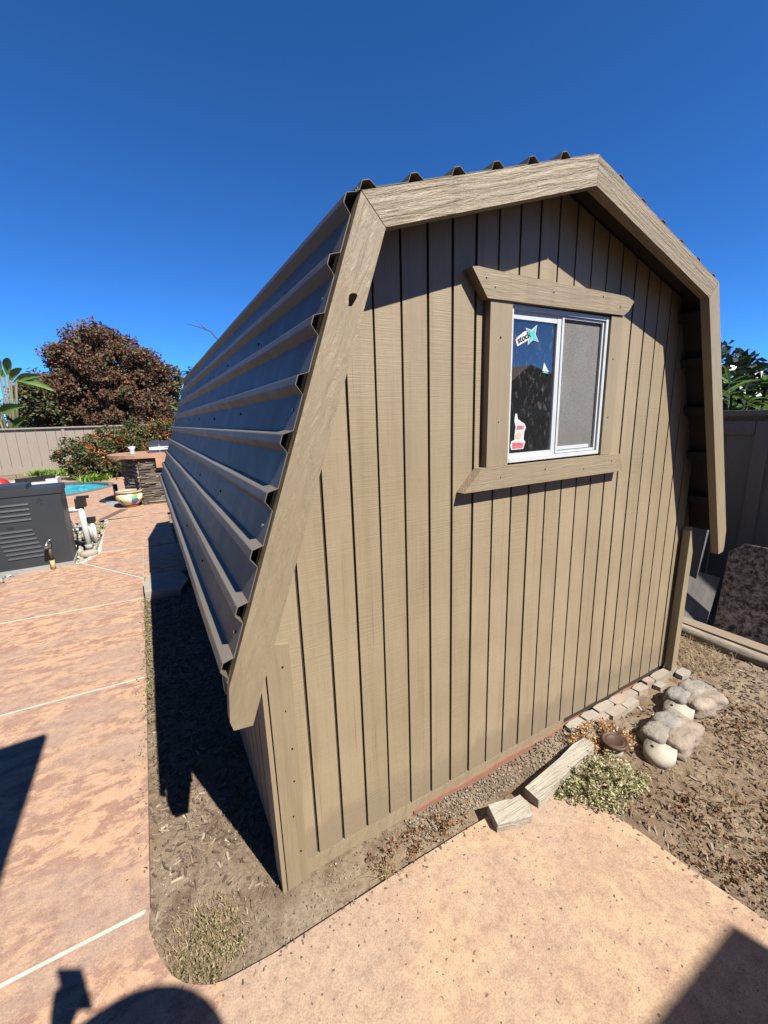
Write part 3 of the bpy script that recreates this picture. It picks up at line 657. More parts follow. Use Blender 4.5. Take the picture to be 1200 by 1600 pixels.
tag(leaf_cloud('leaf_litter', [((.52, -.10, -.012), (.24, .06, .012))], 70, 12, .02, .007, MLITTER, zmin=-.03), 'rusty dry leaf litter between shed and patio', 'litter', kind='stuff')
tag(blades('grass_tuft', [(.33+random.gauss(0, .012), -.155+random.gauss(0, .01), -.02) for _ in range(46)], .085, .0013, MDRY, lean=1.3, droop=.8), 'straw-coloured grass tuft at the patio edge near the shed corner', 'grass tuft')
tag(leaf_cloud('leaf_litter', [((1.45, -.62, -.01), (.16, .35, .012)), ((1.7, -1.0, -.01), (.3, .4, .012)), ((2.3, -.6, -.01), (.35, .25, .01))], 320, 13, .03, .009, MLITTER, zmin=-.03), 'rust-brown dry leaf litter right of the patio', 'litter', kind='stuff')
tag(blades('dry_grass', bedn(2200, 1.3, 2.9, -1.7, -.35, patch(1.95, -.95, .8, .75)), .055, .0011, MDRY, lean=1.5, droop=.8), 'sparse straw lying over the soil right of the patio', 'straw', kind='stuff')
tag(blades('dry_grass', bedn(750, 2.48, 3.05, -.3, .5, patch(2.8, .1, .28, .38)), .11, .0016, MDRY, lean=1.2, droop=.7), 'straw-coloured dry grass by the timber edging', 'dry grass', kind='stuff')
tag(leaf_cloud('leafy_weed', [((1.33, -.33, .02), (.17, .11, .07)), ((1.22, -.29, .0), (.09, .07, .045)), ((1.45, -.38, .0), (.10, .08, .045))], 210, 34, .026, .0075, MPALEGREEN, zmin=-.02), 'bushy pale green weed at the far corner of the patio', 'weed')
tag(leaf_cloud('dry_weed', [((1.55, -.13, .01), (.15, .07, .045)), ((1.66, -.20, .0), (.08, .07, .035)), ((1.50, -.2, 0), (.05, .05, .03))], 150, 26, .024, .0065, MDRYW, zmin=-.02), 'rusty dry weed around the round metal lid', 'weed')
# crumbs and chips spilled over the slab edges
spill = []
for (xa, ya), (xb, yb) in zip(PATIO[:-3], PATIO[1:-2]):
    for _ in range(int(90*math.hypot(xb-xa, yb-ya))+4):
        t = random.random(); q = (xa+(xb-xa)*t+random.gauss(0, .025), ya+(yb-ya)*t+random.gauss(0, .025))
        if inside(q, PATIO): spill.append((q[0], q[1], .003))
for _ in range(160):
    q = (-.436-abs(random.gauss(0, .03)), random.uniform(.2, 3.2)); spill.append((q[0], q[1], .002))
tag(chips('soil_spill', np.array(spill), .012, .005, .003, MCHIP, tilt=.1), 'chips and crumbs spilled from the beds onto the concrete edges', 'debris', kind='stuff')
# specks and twigs lying on the patio
tag(chips('twigs', np.array(scatter(230, -.2, 1.28, -1.1, -.2, lambda q: inside(q, PATIO), .002)), .007, .004, .002, MCHIP, tilt=.05), 'small twigs and chips lying on the patio', 'debris', kind='stuff')

# ------------------------------------------------------------------ small things at the shed front
MWEATH = paint('weathered_wood', (5, 60, 60), (.24, .21, .165, 1), (.33, .295, .24, 1), 1.0, rough=.9, gdist=.012)
m_ = Matrix.Translation((1.235, -.200, .018)) @ Matrix.Rotation(R_(7), 4, 'Z') @ Matrix.Rotation(R_(-2), 4, 'Y')
bm = bmesh.new(); pts = [(-.235, -.036), (-.20, -.042), (-.06, -.034), (.05, -.041), (.2, -.038), (.228, -.03), (.242, -.006), (.236, .026), (.15, .036), (.03, .030), (-.1, .036), (-.228, .036)]
bm_prism(bm, pts, lambda q, k: m_ @ Vector((q[0], q[1], -.045 if k else .032+.004*math.sin(q[0]*20))))
tag(bm_obj('weathered_timber', bm, MWEATH, bev=.008, seg=2), 'long weathered grey timber lying along the patio edge', 'timber')
m_ = Matrix.Translation((.875, -.232, .016)) @ Matrix.Rotation(R_(-14), 4, 'Z') @ Matrix.Rotation(R_(4), 4, 'X')
bm = bmesh.new(); pts = [(-.085, -.045), (.07, -.05), (.085, .0), (.072, .045), (.03, .036), (.0, .042), (-.08, .042)]
bm_prism(bm, pts, lambda q, k: m_ @ Vector((q[0], q[1], -.02 if k else .03)))
tag(bm_obj('timber_offcut', bm, MWEATH, bev=.005, seg=2), 'short chunky weathered timber offcut on the patio corner', 'timber')
# flagstone edging
MFLAG = [simple('flagstone_%d' % i, c, tuple(x*.75 for x in c[:3])+(1,), 9, .85, .7, 35) for i, c in enumerate(((.48, .40, .32, 1), (.50, .44, .36, 1), (.50, .385, .305, 1)))]
edge = empty('stone_edging', (1.97, -.05, 0)); x = 1.49; k = 0
while x < 2.44:
    L = random.uniform(.06, .19)
    for row in range(2):
        if row and random.random() < .2: continue
        y1 = -.012-row*.046; y0 = y1-.042-random.uniform(-.008, .012); xo = x+row*.04
        jt = lambda v_=.009: random.uniform(-v_, v_)
        prism_xy('stone', [(xo+.003+jt(), y0+jt(.005)), (xo+L*.35, y0-.010*random.random()), (xo+L*.7, y0-.008*random.random()), (xo+L-.004+jt(.003), y0+jt(.005)), (xo+L-.004, y1-random.random()*.006), (xo+L*.4, y1+.002), (xo+.004, y1-random.random()*.006)], -.03, (.026 if row == 0 else .014)+random.uniform(-.009, .009), MFLAG[random.randint(0, 2)], edge, .005, 1)
    x += L; k += 1
adopt(edge); tag(edge, 'row of small flat flagstones along the right foot of the shed', 'edging')
# round metal lid on a short cream pipe
MRUST = simple('rusty_iron', (.09, .05, .035, 1), (.15, .085, .055, 1), 30, .6, .4, 90, metal=.3); MPVCC = simple('cream_plastic', (.62, .52, .36, 1), (.55, .45, .30, 1), 20, .6)
lid = empty('pipe_cap', (1.575, -.235, -.02))
lathe('pipe', [(0, -.03), (.04, -.03), (.04, .040), (0, .040)], (1.575, -.235, 0), MPVCC, lid, 24)
lathe('lid', [(0, .040), (.057, .040), (.060, .044), (.060, .054), (.056, .058), (.051, .057), (.048, .053), (.043, .052), (.040, .055), (.036, .055), (.033, .051), (0, .050)], (1.575, -.235, 0), MRUST, lid, 32)
box('latch', 1.625, 1.668, -.215, -.205, .044, .056, MRUST, lid, .002)
adopt(lid); tag(lid, 'round rusty metal lid on a short cream pipe in dry weeds', 'pipe cap')
# scalloped cobble edging stones
MCOB = [simple('cobble_%d' % i, c, tuple(x*.58 for x in c[:3])+(1,), 16, .9, .9, 55, bdist=.008) for i, c in enumerate(((.44, .385, .32, 1), (.46, .37, .29, 1), (.41, .38, .34, 1), (.48, .385, .30, 1)))]
MCAP = simple('cobble_end', (.62, .56, .44, 1), (.48, .42, .33, 1), 14, .85, .5, 60)
def lump(name, c, r, ang, mt, parent, pw=3.2, rough=0.):
    from mathutils import noise as mn
    bm = bmesh.new(); bmesh.ops.create_uvsphere(bm, u_segments=28, v_segments=18, radius=1)
    M_ = Matrix.Translation(c) @ Matrix.Rotation(ang, 4, 'Z')
    for v_ in bm.verts:
        q = v_.co; s = (abs(q.x)**pw+abs(q.y)**pw+abs(q.z)**pw)**(-1/pw)*(1+rough*mn.noise((q+Vector(c)*7)*2.2)+rough*.5*mn.noise((q+Vector(c)*9)*5.5))
        v_.co = M_ @ Vector((q.x*s*r[0], q.y*s*r[1], q.z*s*r[2]))
    return bm_obj(name, bm, mt, parent, True)
def edging(loc, ang, label, sc=1.0, seed=0):
    e = empty('edging_stone', loc); Z = Matrix.Translation(loc) @ Matrix.Rotation(ang, 4, 'Z')
    P_ = lambda x, y, z: Z @ Vector((x*sc, y*sc, z*sc))
    bmc = bmesh.new(); bm_prism(bmc, [(-.182+.086*math.cos(t), -.022+.074*math.sin(t)) for t in np.linspace(0, 6.2832, 21)[:-1]], lambda q, k: P_(q[0], q[1], -.03 if k else .046)); bm_obj('end_cap', bmc, MCAP, e, True, .016, 3)
    lump('cap_hole', P_(-.205, .008, .0455), (.011*sc, .008*sc, .004*sc), ang+.5, MHOLE, e, 2)
    for i, (x, y, z, rx, ry, rz) in enumerate(((-.085, .040, .030, .070, .058, .070), (-.040, -.052, .026, .078, .056, .074), (.035, .038, .034, .072, .062, .074), (.085, -.040, .026, .066, .064, .070), (.128, .030, .018, .056, .068, .062))):
        lump('cobble', P_(x, y, z), (rx*1.1*sc, ry*1.1*sc, rz*.74*sc), ang+.22*math.sin(i*3+seed), MCOB[(i+seed) % 4], e, 4.6, .14)
    adopt(e); return tag(e, label, 'edging stone', 'scalloped edging stones in the yard')
edging((1.890, -.335, .0), R_(4), 'nearer scalloped edging stone with cream end next to the bushy weed', .9, 0)
edging((2.275, -.258, .0), R_(-6), 'farther scalloped edging stone with cream end by the right shed corner', .9, 2)

# ------------------------------------------------------------------ right side: timber edging, slabs, fence
MLOG = simple('peeling_log', (.52, .45, .35, 1), (.22, .16, .11, 1), 9, .9, .6, 40, (3, .7, 3)); MPLANK = simple('edging_plank', (.40, .31, .22, 1), (.30, .23, .16, 1), 6, .85, .5, 40, (20, 1, 20))
tl = tube('log_edging', [(3.075, y, .012+.006*math.sin(y*9)) for y in np.linspace(-2.2, 1.6, 30)], [.045+.004*math.sin(k*1.7) for k in range(30)], MLOG, None, 14); tag(tl, 'peeling round log laid as edging in front of the granite slab', 'log')
tb = box('timber_edging', 3.125, 3.235, -2.2, 1.6, -.04, .052, MPLANK, None, .006); tag(tb, 'flat timber edging board behind the peeling log', 'timber')
m, nt, p = newmat('granite'); MGRAN = m
v = coords(nt); n1 = noise(nt, v, 26, 7, .8, .5); n2 = noise(nt, v, 70, 4)
c = ramp(nt, n1, [(.40, (.04, .03, .022)), (.47, (.17, .13, .09)), (.53, (.36, .30, .23)), (.62, (.52, .46, .38))]); c = mix(nt, ramp(nt, n2, [(.58, (0, 0, 0)), (.64, (1, 1, 1))]), c, (.05, .035, .03, 1))
nt.links.new(c, p.inputs['Base Color']); p.inputs['Roughness'].default_value = .45
def lean_slab(name, b0, b1, t1, t0, th, mt, extra=None):
    """slab from its face corners (bottom 0, bottom 1, top 1, top 0) and a thickness behind"""
    q = [Vector(c) for c in ([b0, b1, t1]+([extra] if extra else [])+[t0])]
    nn = (q[1]-q[0]).cross(q[2]-q[0]).normalized()
    if nn.x < 0: nn = -nn
    bm = bmesh.new(); bm_prism(bm, list(range(len(q))), lambda i, k: q[i]+nn*(th if k else 0)); return bm_obj(name, bm, mt, None, bev=.003, seg=2)
tag(lean_slab('granite_slab', (3.29, .085, -.02), (3.29, -.75, -.02), (3.44, -.75, .665), (3.435, .113, .585), .03, MGRAN, (3.445, .032, .66)), 'speckled brown granite slab with clipped corner leaning on the fence', 'slab')
MSLATE = simple('slate', (.34, .32, .29, 1), (.24, .225, .205, 1), 7, .75, .4, 30, (1, 3, 1))
tag(lean_slab('slate_panel', (3.285, .135, .0), (3.13, .62, .0), (3.40, .70, .38), (3.50, .165, .345), .035, MSLATE), 'grey flat paving slab leaning low behind the timber edging', 'slab')
MSLATE2 = simple('slate_dark', (.20, .20, .20, 1), (.14, .14, .14, 1), 5, .7, .5, 22, (1, 6, 2))
tag(lean_slab('slate_panel', (3.44, .30, .30), (3.38, 1.0, .0), (3.56, 1.0, .85), (3.53, .30, .80), .03, MSLATE2, None), 'darker rippled grey slab standing behind the low leaning slab', 'slab')
fence = empty('side_fence', (3.82, 2, 0)); k = 0
for i in range(52):
    y0 = -2.9+i*.235
    box('fence_board', 3.815, 3.832, y0+.003, y0+.232, -.05, 1.56, MFENCED, fence, .002)
    if i % 2 == 1: box('fence_batten', 3.792, 3.8145, y0-.045, y0+.045, -.05, 1.52, MFENCED, fence, .002)
    else: box('fence_rail', 3.796, 3.8145, y0-.185, y0+.188, 1.42, 1.52, MFENCED, fence, .002)
box('top_rail', 3.775, 3.85, -2.9, 9.4, 1.5605, 1.60, MFENCED, fence, .003)
adopt(fence); tag(fence, 'taupe wooden board fence in shade behind the granite slab', 'fence')

# plumeria and dark trees behind the side fence
def long_leaves(name, c, n, L, w, mt, parent, up=.5, spread=1.0, droop=.5, seg=5):
    """rosette of long pointed leaves"""
    vs, fs = [], []
    for k in range(n):
        a = 2.4*k+random.uniform(-.3, .3); el = up*random.uniform(.2, 1.5); l = L*random.uniform(.6, 1.15)
        d = Vector((math.cos(a)*math.cos(el)*spread, math.sin(a)*math.cos(el)*spread, math.sin(el))).normalized(); s = d.cross(Vector((0, 0, 1))).normalized(); up_ = s.cross(d)
        b = len(vs)
        for i in range(seg+1):
            t = i/seg; q = Vector(c)+d*l*t+Vector((0, 0, -1))*droop*l*t*t; ww = w*l*math.sin(math.pi*min(.98, t*.92+.06))**.8
            vs += [q-s*ww+up_*ww*.35, q, q+s*ww+up_*ww*.35]
        for i in range(seg):
            o = b+3*i; fs += [(o, o+1, o+4, o+3), (o+1, o+2, o+5, o+4)]
    return mesh_obj(name, vs, fs, mt, parent)
def plumeria(loc, label, h, seed):
    random.seed(seed); e = empty('plumeria_shrub', loc); L0 = Vector(loc); bm = bmesh.new(); tips = []
    for k in range(9):
        a = k*2.4; r = .25+.35*random.random(); top = L0+Vector((math.cos(a)*r, math.sin(a)*r, h*random.uniform(.62, 1.0)))
        bm_tube(bm, [L0, L0.lerp(top, .5)+Vector((math.cos(a)*.08, math.sin(a)*.08, 0)), top], [.022, .015, .010], 7); tips.append(top)
    bm_obj('trunk', bm, MBARK, e, True)
    tips += [t.lerp(L0, random.uniform(.12, .4))+Vector((random.uniform(-.3, .3), random.uniform(-.3, .3), 0)) for t in tips for _ in range(4)]
    for t in tips: long_leaves('leaf_whorl', t, random.randint(6, 12), random.uniform(.26, .42), .085, MGREEN, e, random.uniform(.3, 1.0), 1, random.uniform(.2, .6))
    adopt(e); return tag(e, label, 'shrub', 'shrubs behind the side fence')
plumeria((4.85, .55, -.05), 'green long-leaved shrub just behind the side fence, beside the barge board', 1.95, 1)
plumeria((5.3, -.05, -.05), 'green long-leaved shrub behind the side fence at the right picture edge', 1.92, 5)
plumeria((6.2, 1.1, -.05), 'taller green long-leaved shrub half hidden behind the nearer shrubs', 2.05, 9)
random.seed(21)

def tree(name, loc, label, trunk_h, blobs, n, per, cs, ls, mt, zmin=None, cat='tree', group=None):
    e = empty(name, loc); L0 = Vector(loc); bm = bmesh.new()
    top = L0+Vector((.1, .1, trunk_h)); bm_tube(bm, [L0, L0.lerp(top, .5)+Vector((.08, 0, 0)), top], [.17, .13, .10], 9)
    for c, r in blobs:
        for k in range(4):
            q = Vector(c)+Vector((random.uniform(-.6, .6)*r[0], random.uniform(-.6, .6)*r[1], random.uniform(-.2, .7)*r[2]))
            bm_tube(bm, [top-Vector((0, 0, .3)), top.lerp(q, .5)+Vector((0, 0, .15)), q], [.08, .05, .015], 6)
    bm_obj('trunk', bm, MBARK, e, True); leaf_cloud('crown', blobs, n, per, cs, ls, mt, e, zmin)
    adopt(e); return tag(e, label, cat, group)
tree('broadleaf_tree', (9.5, 3.2, -.05), 'dark distant tree showing above the side fence', 1.4, [((9.5, 3.2, 1.95), (1.5, 1.3, .6))], 60, 60, .35, .09, MPALM)

# ------------------------------------------------------------------ far side: back fence, trees, hedge
bf = empty('back_fence', (-3, 19.3, 0))
for i in range(46):
    x0 = -9.2+i*.30
    box('fence_board', x0+.006, x0+.294, 19.30, 19.325, .18, 1.60, MFENCE, bf, .006)
for i in range(7): box('fence_post', -9.3+i*2.1, -9.2+i*2.1, 19.255, 19.2995, -.05, 1.58, MFENCE, bf, .004)
box('bottom_board', -9.2, 4.6, 19.275, 19.2995, -.05, .20, MFENCE, bf, .004); box('top_cap', -9.3, 4.6, 19.22, 19.36, 1.605, 1.66, MFENCE, bf, .006)
adopt(bf); tag(bf, 'sunlit beige board fence at the far side of the pool', 'fence')
tree('burgundy_tree', (-1.2, 22.2, -.05), 'large round tree with burgundy and brown leaves behind the far fence', 2.0,
     [((-1.35, 22.2, 3.9), (1.9, 1.7, 1.95)), ((-2.5, 22.0, 3.5), (1.25, 1.2, 1.6)), ((.1, 22.2, 3.3), (1.3, 1.2, 1.5)), ((-1.0, 22, 2.3), (2.3, 1.3, 1.0)), ((-1.5, 22.2, 5.0), (.95, .9, .9)), ((-3.5, 22, 2.7), (1.15, .9, 1.1)), ((-2.75, 22, 4.5), (.5, .5, .55)), ((.55, 22, 4.2), (.5, .5, .5))], 480, 150, .40, .075, MBURG, 1.2)
tree('broadleaf_tree', (-4.1, 21.6, -.05), 'smaller olive-brown tree at the left of the burgundy tree', 1.4, [((-3.9, 21.6, 2.6), (.95, .9, 1.0))], 60, 70, .32, .085, MPYR, 1.2)
tree('broadleaf_tree', (1.4, 22.8, -.05), 'thin green-brown tree at the right of the burgundy tree', 2.0, [((1.25, 22.8, 3.6), (.6, .6, .9))], 26, 60, .3, .09, MPYR, 1.2)
for k, (x, y, z, r, lab) in enumerate(((-5.6, 22.6, 1.9, 1.1, 'low dark green shrub behind the fence at the left picture edge'), (-2.9, 23.4, 1.6, 1.3, 'low dark shrub below the left half of the burgundy tree'), (.2, 23.6, 1.6, 1.4, 'low dark shrub below the right half of the burgundy tree'), (2.4, 23.4, 1.9, 1.0, 'low dark shrub behind the fence near the shed roof'))):
    tree('leafy_shrub', (x, y, -.05), lab, .8, [((x, y, z), (r*1.1, .9, .9))], 55, 70, .33, .09, MPYR, .5, 'shrub', 'shrubs behind the far fence')
def paddle_plant(loc, label, stems, L, sc=1):
    e = empty('banana_plant', loc); L0 = Vector(loc); bm = bmesh.new()
    for k, (dx, h, aim, el) in enumerate(stems):
        top = L0+Vector((dx, random.uniform(-.2, .2), h)); bm_tube(bm, [L0+Vector((dx*.3, 0, 0)), L0.lerp(top, .6), top], [.07, .05, .03], 6)
        d = Vector((math.cos(R_(aim))*math.cos(R_(el)), -.35, math.sin(R_(el)))).normalized(); s = d.cross(Vector((.2, -1, .1))).normalized(); vs, fs = [], []; l = L*random.uniform(.8, 1.1)
        nn = s.cross(d)
        for i in range(9):
            t = i/8; q = top+d*l*t+Vector((0, 0, -.42*l*t*t)); w = .115*l*math.sin(math.pi*min(.985, .05+t*.93))**.55*(1+.06*math.sin(i*5))
            vs += [q-s*w+nn*w*.5, q, q+s*w+nn*w*.5]
        for i in range(8): o = 3*i; fs += [(o, o+1, o+4, o+3), (o+1, o+2, o+5, o+4)]
        mesh_obj('leaf', vs, fs, MBAN, e, True)
    bm_obj('stalk', bm, MBANST, e, True); adopt(e); return tag(e, label, 'plant')
MBAN = simple('banana_leaf', (.20, .32, .07, 1), (.12, .22, .045, 1), 3, .3, .5, 10); MBANST = simple('banana_stalk', (.12, .12, .05, 1), (.2, .16, .08, 1), 6, .6)
paddle_plant((-4.75, 20.2, -.05), 'tall green paddle-leaved plant at the left picture edge', [(.1, 3.7, 80, 85), (.35, 3.5, 40, 55), (.5, 3.4, 10, 40), (.2, 3.6, 140, 60), (-.3, 3.5, 170, 50), (.55, 3.5, 0, 5), (-.1, 3.3, 200, 20), (.3, 3.7, 65, 70), (-.2, 2.2, 30, 40), (.2, 1.7, 20, 60), (-.5, 1.9, 80, 70), (.5, 1.5, 100, 50)], 1.25)
paddle_plant((1.75, 21, -.05), 'small green paddle-leaved plant beside the shed roof end', [(0, 2.4, 100, 70), (.3, 2.2, 60, 60), (-.3, 2.1, 130, 50), (.1, 1.8, 40, 30), (-.1, 1.7, 160, 30)], 1.2)
def palm(loc, h, label, n=22, L=1.6, name='palm_tree'):
    e = empty(name, loc); top = Vector(loc)+Vector((.1, 0, h)); bm = bmesh.new(); bm_tube(bm, [loc, Vector(loc)+Vector((.15, 0, h*.5)), top], [.16, .12, .11], 9); bm_obj('trunk', bm, MBARK, e, True)
    P, U, V_ = [], [], []
    for k in range(n):
        a = 2.4*k; el = random.uniform(-.5, 1.2); d = np.array((math.cos(a)*math.cos(el), math.sin(a)*math.cos(el), math.sin(el))); s = np.cross(d, (0, 0, 1)); s /= np.linalg.norm(s)
        for i in range(4, 26):
            t = i/25; q = np.array(top)+d*L*t+np.array((0, 0, -.55*L*t*t))
            for sg in (-1, 1):
                u = (s*sg*.8+d*.6+np.array((0, 0, -.35))); l = .26*L*math.sin(math.pi*min(.97, t))**.6
                P.append(q+u*l*.5); U.append(u*l*.55); V_.append(d*.012*L)
    quads('fronds', np.array(P), np.array(U), np.array(V_), MPALM, e); adopt(e); return tag(e, label, 'palm')
palm((3.0, 26, -.05), 4.2, 'distant palm crown showing beside the shed roof')
# bare twig sticking up behind the roof
tw = tube('bare_branch', [(1.15, 6.2, 1.2), (1.10, 6.1, 2.3), (.98, 6.0, 2.84), (.86, 6.0, 2.99), (.70, 6.0, 3.04), (.54, 6.0, 3.075)], [.02, .014, .011, .008, .006, .003], MBARK); tag(tw, 'bare grey twig sticking up behind the shed roof', 'branch')
box('side_twig', 0, .001, 0, .001, 0, .001, MBARK, tw, 0).hide_render = False
bpy.data.objects.remove(bpy.data.objects['side_twig'])
tube('side_twig', [(.80, 6.0, 3.01), (.72, 6.0, 3.08), (.66, 6.0, 3.12)], [.006, .004, .002], MBARK, tw, 6)

hedge = empty('berry_hedge', (-.9, 15.2, 0))
hb = [((-1.95, 15.1, .66), (.74, .55, .58)), ((-1.2, 15.2, .8), (.78, .6, .68)), ((-.4, 15.4, .95), (.85, .65, .76)), ((.45, 15.5, 1.05), (.75, .65, .78)), ((-1.5, 14.9, .4), (.9, .45, .4)), ((.2, 15.2, .5), (.9, .55, .5)), ((1.2, 15.5, .9), (.8, .6, .8))]
leaf_cloud('foliage', hb, 520, 110, .19, .05, MPYR, hedge, 0.02); leaf_cloud('berries', [(c, (r[0]*1.03, r[1]*1.03, r[2]*1.03)) for c, r in hb], 330, 20, .19, .032, MBERRY, hedge, .05)
bm = bmesh.new()
for c, r in hb:
    for k in range(5): bm_tube(bm, [(c[0]+random.uniform(-.2, .2), c[1], -.05), (c[0]+random.uniform(-.4, .4), c[1], c[2]+.2)], [.03, .01], 5)
bm_obj('stems', bm, MBARK, hedge); adopt(hedge); tag(hedge, 'dense hedge covered with orange-red berries between fence and pool', 'hedge')
for loc, lab, hh, n in (((-3.55, 17.6, 0), 'bright green strap-leaved clump at the foot of the far fence', .48, 150), ((-2.95, 17.2, 0), 'strap-leaved clump between fence clump and berry hedge', .45, 110), ((-1.72, 14.3, 0), 'bright green strap-leaved clump in front of the berry hedge', .42, 110)):
    tag(blades('strap_leaf_plant', [(loc[0]+random.gauss(0, .22), loc[1]+random.gauss(0, .12), 0) for _ in range(n)], hh, .022, MLIME, lean=1.0, droop=.6), lab, 'plant', 'strap-leaved plants by the hedge')

# ------------------------------------------------------------------ outdoor kitchen
kit = empty('outdoor_kitchen', (.2, 9.2, 0))
MTERRA = simple('terracotta_tile', (.50, .25, .14, 1), (.60, .36, .22, 1), 5, .55, .2, 40); MSTONE = leafmat('stacked_stone', [(0, (.10, .075, .055)), (.5, (.20, .155, .115)), (.85, (.32, .26, .20)), (1, (.46, .39, .31))], .85, 0)
top_o = [(-.20+.78*math.cos(t), 9.38+.78*math.sin(t)) for t in np.linspace(R_(250), R_(95), 14)]
ctop = [(1.9, 8.62)]+[(-.12, 8.62)]+top_o+[(1.9, 10.15)]
prism_xy('counter_top', ctop, .965, 1.035, MTERRA, kit, .012)
core = [(1.8, 8.72), (-.42, 8.74)]+[(-.20+.50*math.cos(t), 9.38+.5*math.sin(t)) for t in np.linspace(R_(235), R_(100), 9)]+[(1.8, 9.95)]
MCORE = simple('stone_core', (.10, .08, .06, 1), (.07, .055, .045, 1), 8, .95)
prism_xy('base_core', core, -.02, .964, MCORE, kit, 0)
prism_xy('tile_drop', [(-.10, 8.60), (.5, 8.60), (.5, 8.70), (-.10, 8.70)], .76, .963, MTERRA, kit, .004)
bm = bmesh.new()
per = core[:-1]
for i in range(len(per)-1):
    a, b = Vector(per[i]), Vector(per[i+1]); L = (b-a).length; d = (b-a)/L; z = 0
    nn = Vector((-d.y, d.x)); 
    if nn.dot(Vector((.8, 9.4))-a) > 0: nn = -nn
    while z < .95:
        h = random.uniform(.014, .032); s = -random.random()*.1
        while s < L:
            l = random.uniform(.1, .28); p0 = max(0, s); p1 = min(L, s+l); dd = random.uniform(.015, .06)
            if p1-p0 > .01 and z+h < .97:
                q = [a+d*p0-nn*.01, a+d*p1-nn*.01, a+d*p1+nn*dd, a+d*p0+nn*dd]
                vb = [bm.verts.new((u.x, u.y, z+.003)) for u in q]; vt = [bm.verts.new((u.x, u.y, z+h)) for u in q]
                bm.faces.new(vb[::-1]); bm.faces.new(vt)
                for j in range(4): bm.faces.new((vb[j], vb[(j+1) % 4], vt[(j+1) % 4], vt[j]))
            s += l
        z += h
tag(bm_obj('stacked_stone', bm, MSTONE, kit), kind='stuff')
adopt(kit); tag(kit, 'outdoor kitchen island with terracotta tile top and stacked stone base', 'kitchen island')
MSTEEL = simple('grill_steel', (.10, .11, .125, 1), (.14, .15, .165, 1), 5, .3, metal=.6); MSTEELL = simple('grill_trim', (.62, .62, .62, 1), (.5, .5, .5, 1), 5, .25, metal=.9)
gr = empty('barbecue_grill', (.25, 9.5, 1.035))
bm = bmesh.new(); hp = [(9.2+.32-.32*math.cos(t), 1.036+.24*math.sin(t)) for t in np.linspace(0, math.pi, 13)]
bm_prism(bm, hp, lambda q, k: (.95 if k else -.18, q[0], q[1])); bm_obj('hood', bm, MSTEEL, gr)
bm = bmesh.new(); hp2 = [(9.52-.345*math.cos(t), 1.036+.262*math.sin(t)) for t in np.linspace(0, math.pi, 13)]
hp3 = [(9.52-.30*math.cos(t), 1.036+.215*math.sin(t)) for t in np.linspace(0, math.pi, 13)][::-1]
bm_prism(bm, hp2+hp3, lambda q, k: (.03 if k else -.0, q[0], q[1])); bm_obj('hood_band', bm, MSTEELL, gr)
tube('handle', [(.1, 9.16, 1.13), (.9, 9.16, 1.13)], .012, MSTEELL, gr)
adopt(gr); tag(gr, 'dark rounded barbecue hood on the kitchen island', 'grill')
MCUP = simple('white_ceramic', (.75, .77, .8, 1), (.6, .66, .72, 1), 30, .3)
cup = lathe('cup', [(0, 0), (.045, 0), (.05, .012), (.04, .03), (.048, .09), (.075, .16), (.07, .16), (.042, .09), (.0, .05)], (-.50, 9.1, 1.036), MCUP); tag(cup, 'white footed cup on the terracotta counter', 'cup')
# painted pot
m, nt, p = newmat('painted_pot'); MPOT = m; v = coords(nt)
vo = N(nt, 'ShaderNodeTexVoronoi'); vo.inputs['Scale'].default_value = 11; nt.links.new(v, vo.inputs['Vector'])
sp = N(nt, 'ShaderNodeSeparateColor'); nt.links.new(vo.outputs['Color'], sp.inputs[0])
nt.links.new(ramp(nt, sp.outputs[0], [(0, (.65, .55, .3)), (.25, (.55, .10, .04)), (.42, (.70, .62, .40)), (.58, (.12, .30, .10)), (.72, (.70, .45, .06)), (.86, (.06, .12, .35)), (.93, (.6, .5, .32))], 'CONSTANT'), p.inputs['Base Color']); p.inputs['Roughness'].default_value = .3
MTERR2 = simple('pot_rim', (.60, .50, .34, 1), (.5, .38, .24, 1), 8, .5); MPFOOT = simple('pot_foot', (.45, .12, .05, 1), (.4, .15, .07, 1), 8, .5); MPSOIL = simple('pot_soil', (.35, .28, .19, 1), (.25, .19, .13, 1), 30, .95)
pot = empty('flower_pot', (-.66, 8.72, 0))
lathe('bowl', [(.14, .05), (.20, .10), (.245, .18), (.24, .25), (.215, .29)], (-.66, 8.72, 0), MPOT, pot); lathe('rim', [(.215, .29), (.24, .30), (.245, .33), (.215, .335), (.205, .30)], (-.66, 8.72, 0), MTERR2, pot)
lathe('foot', [(0, .0), (.13, .0), (.15, .03), (.14, .05)], (-.66, 8.72, 0), MPFOOT, pot); lathe('soil', [(0, .31), (.207, .305)], (-.66, 8.72, 0), MPSOIL, pot)
adopt(pot); tag(pot, 'round painted flower pot with coloured pattern in front of the stone island', 'pot')
MBLK = simple('black_metal', (.015, .015, .017, 1), (.03, .03, .03, 1), 10, .4); MPLATE = simple('grey_plate', (.45, .45, .44, 1), (.36, .36, .35, 1), 10, .6)
um = empty('umbrella_base', (-1.0, 9.6, 0)); box('plate', -1.14, -.82, 9.05, 9.5, .002, .03, MPLATE, um, .006); tube('post', [(-.93, 9.45, .03), (-.93, 9.45, .40)], .045, MBLK, um, 14); lathe('shade_disc', [(0, .03), (.33, .03), (.35, .015), (.35, .004)], (-.95, 9.85, 0), MBLK, um)  # black disc stands in for the dark shadow ellipse on the deck
adopt(um); tag(um, 'black umbrella base with post and grey plate left of the painted pot', 'umbrella base')
MSTRIP = simple('brown_strip', (.20, .12, .085, 1), (.15, .09, .065, 1), 30, .8)
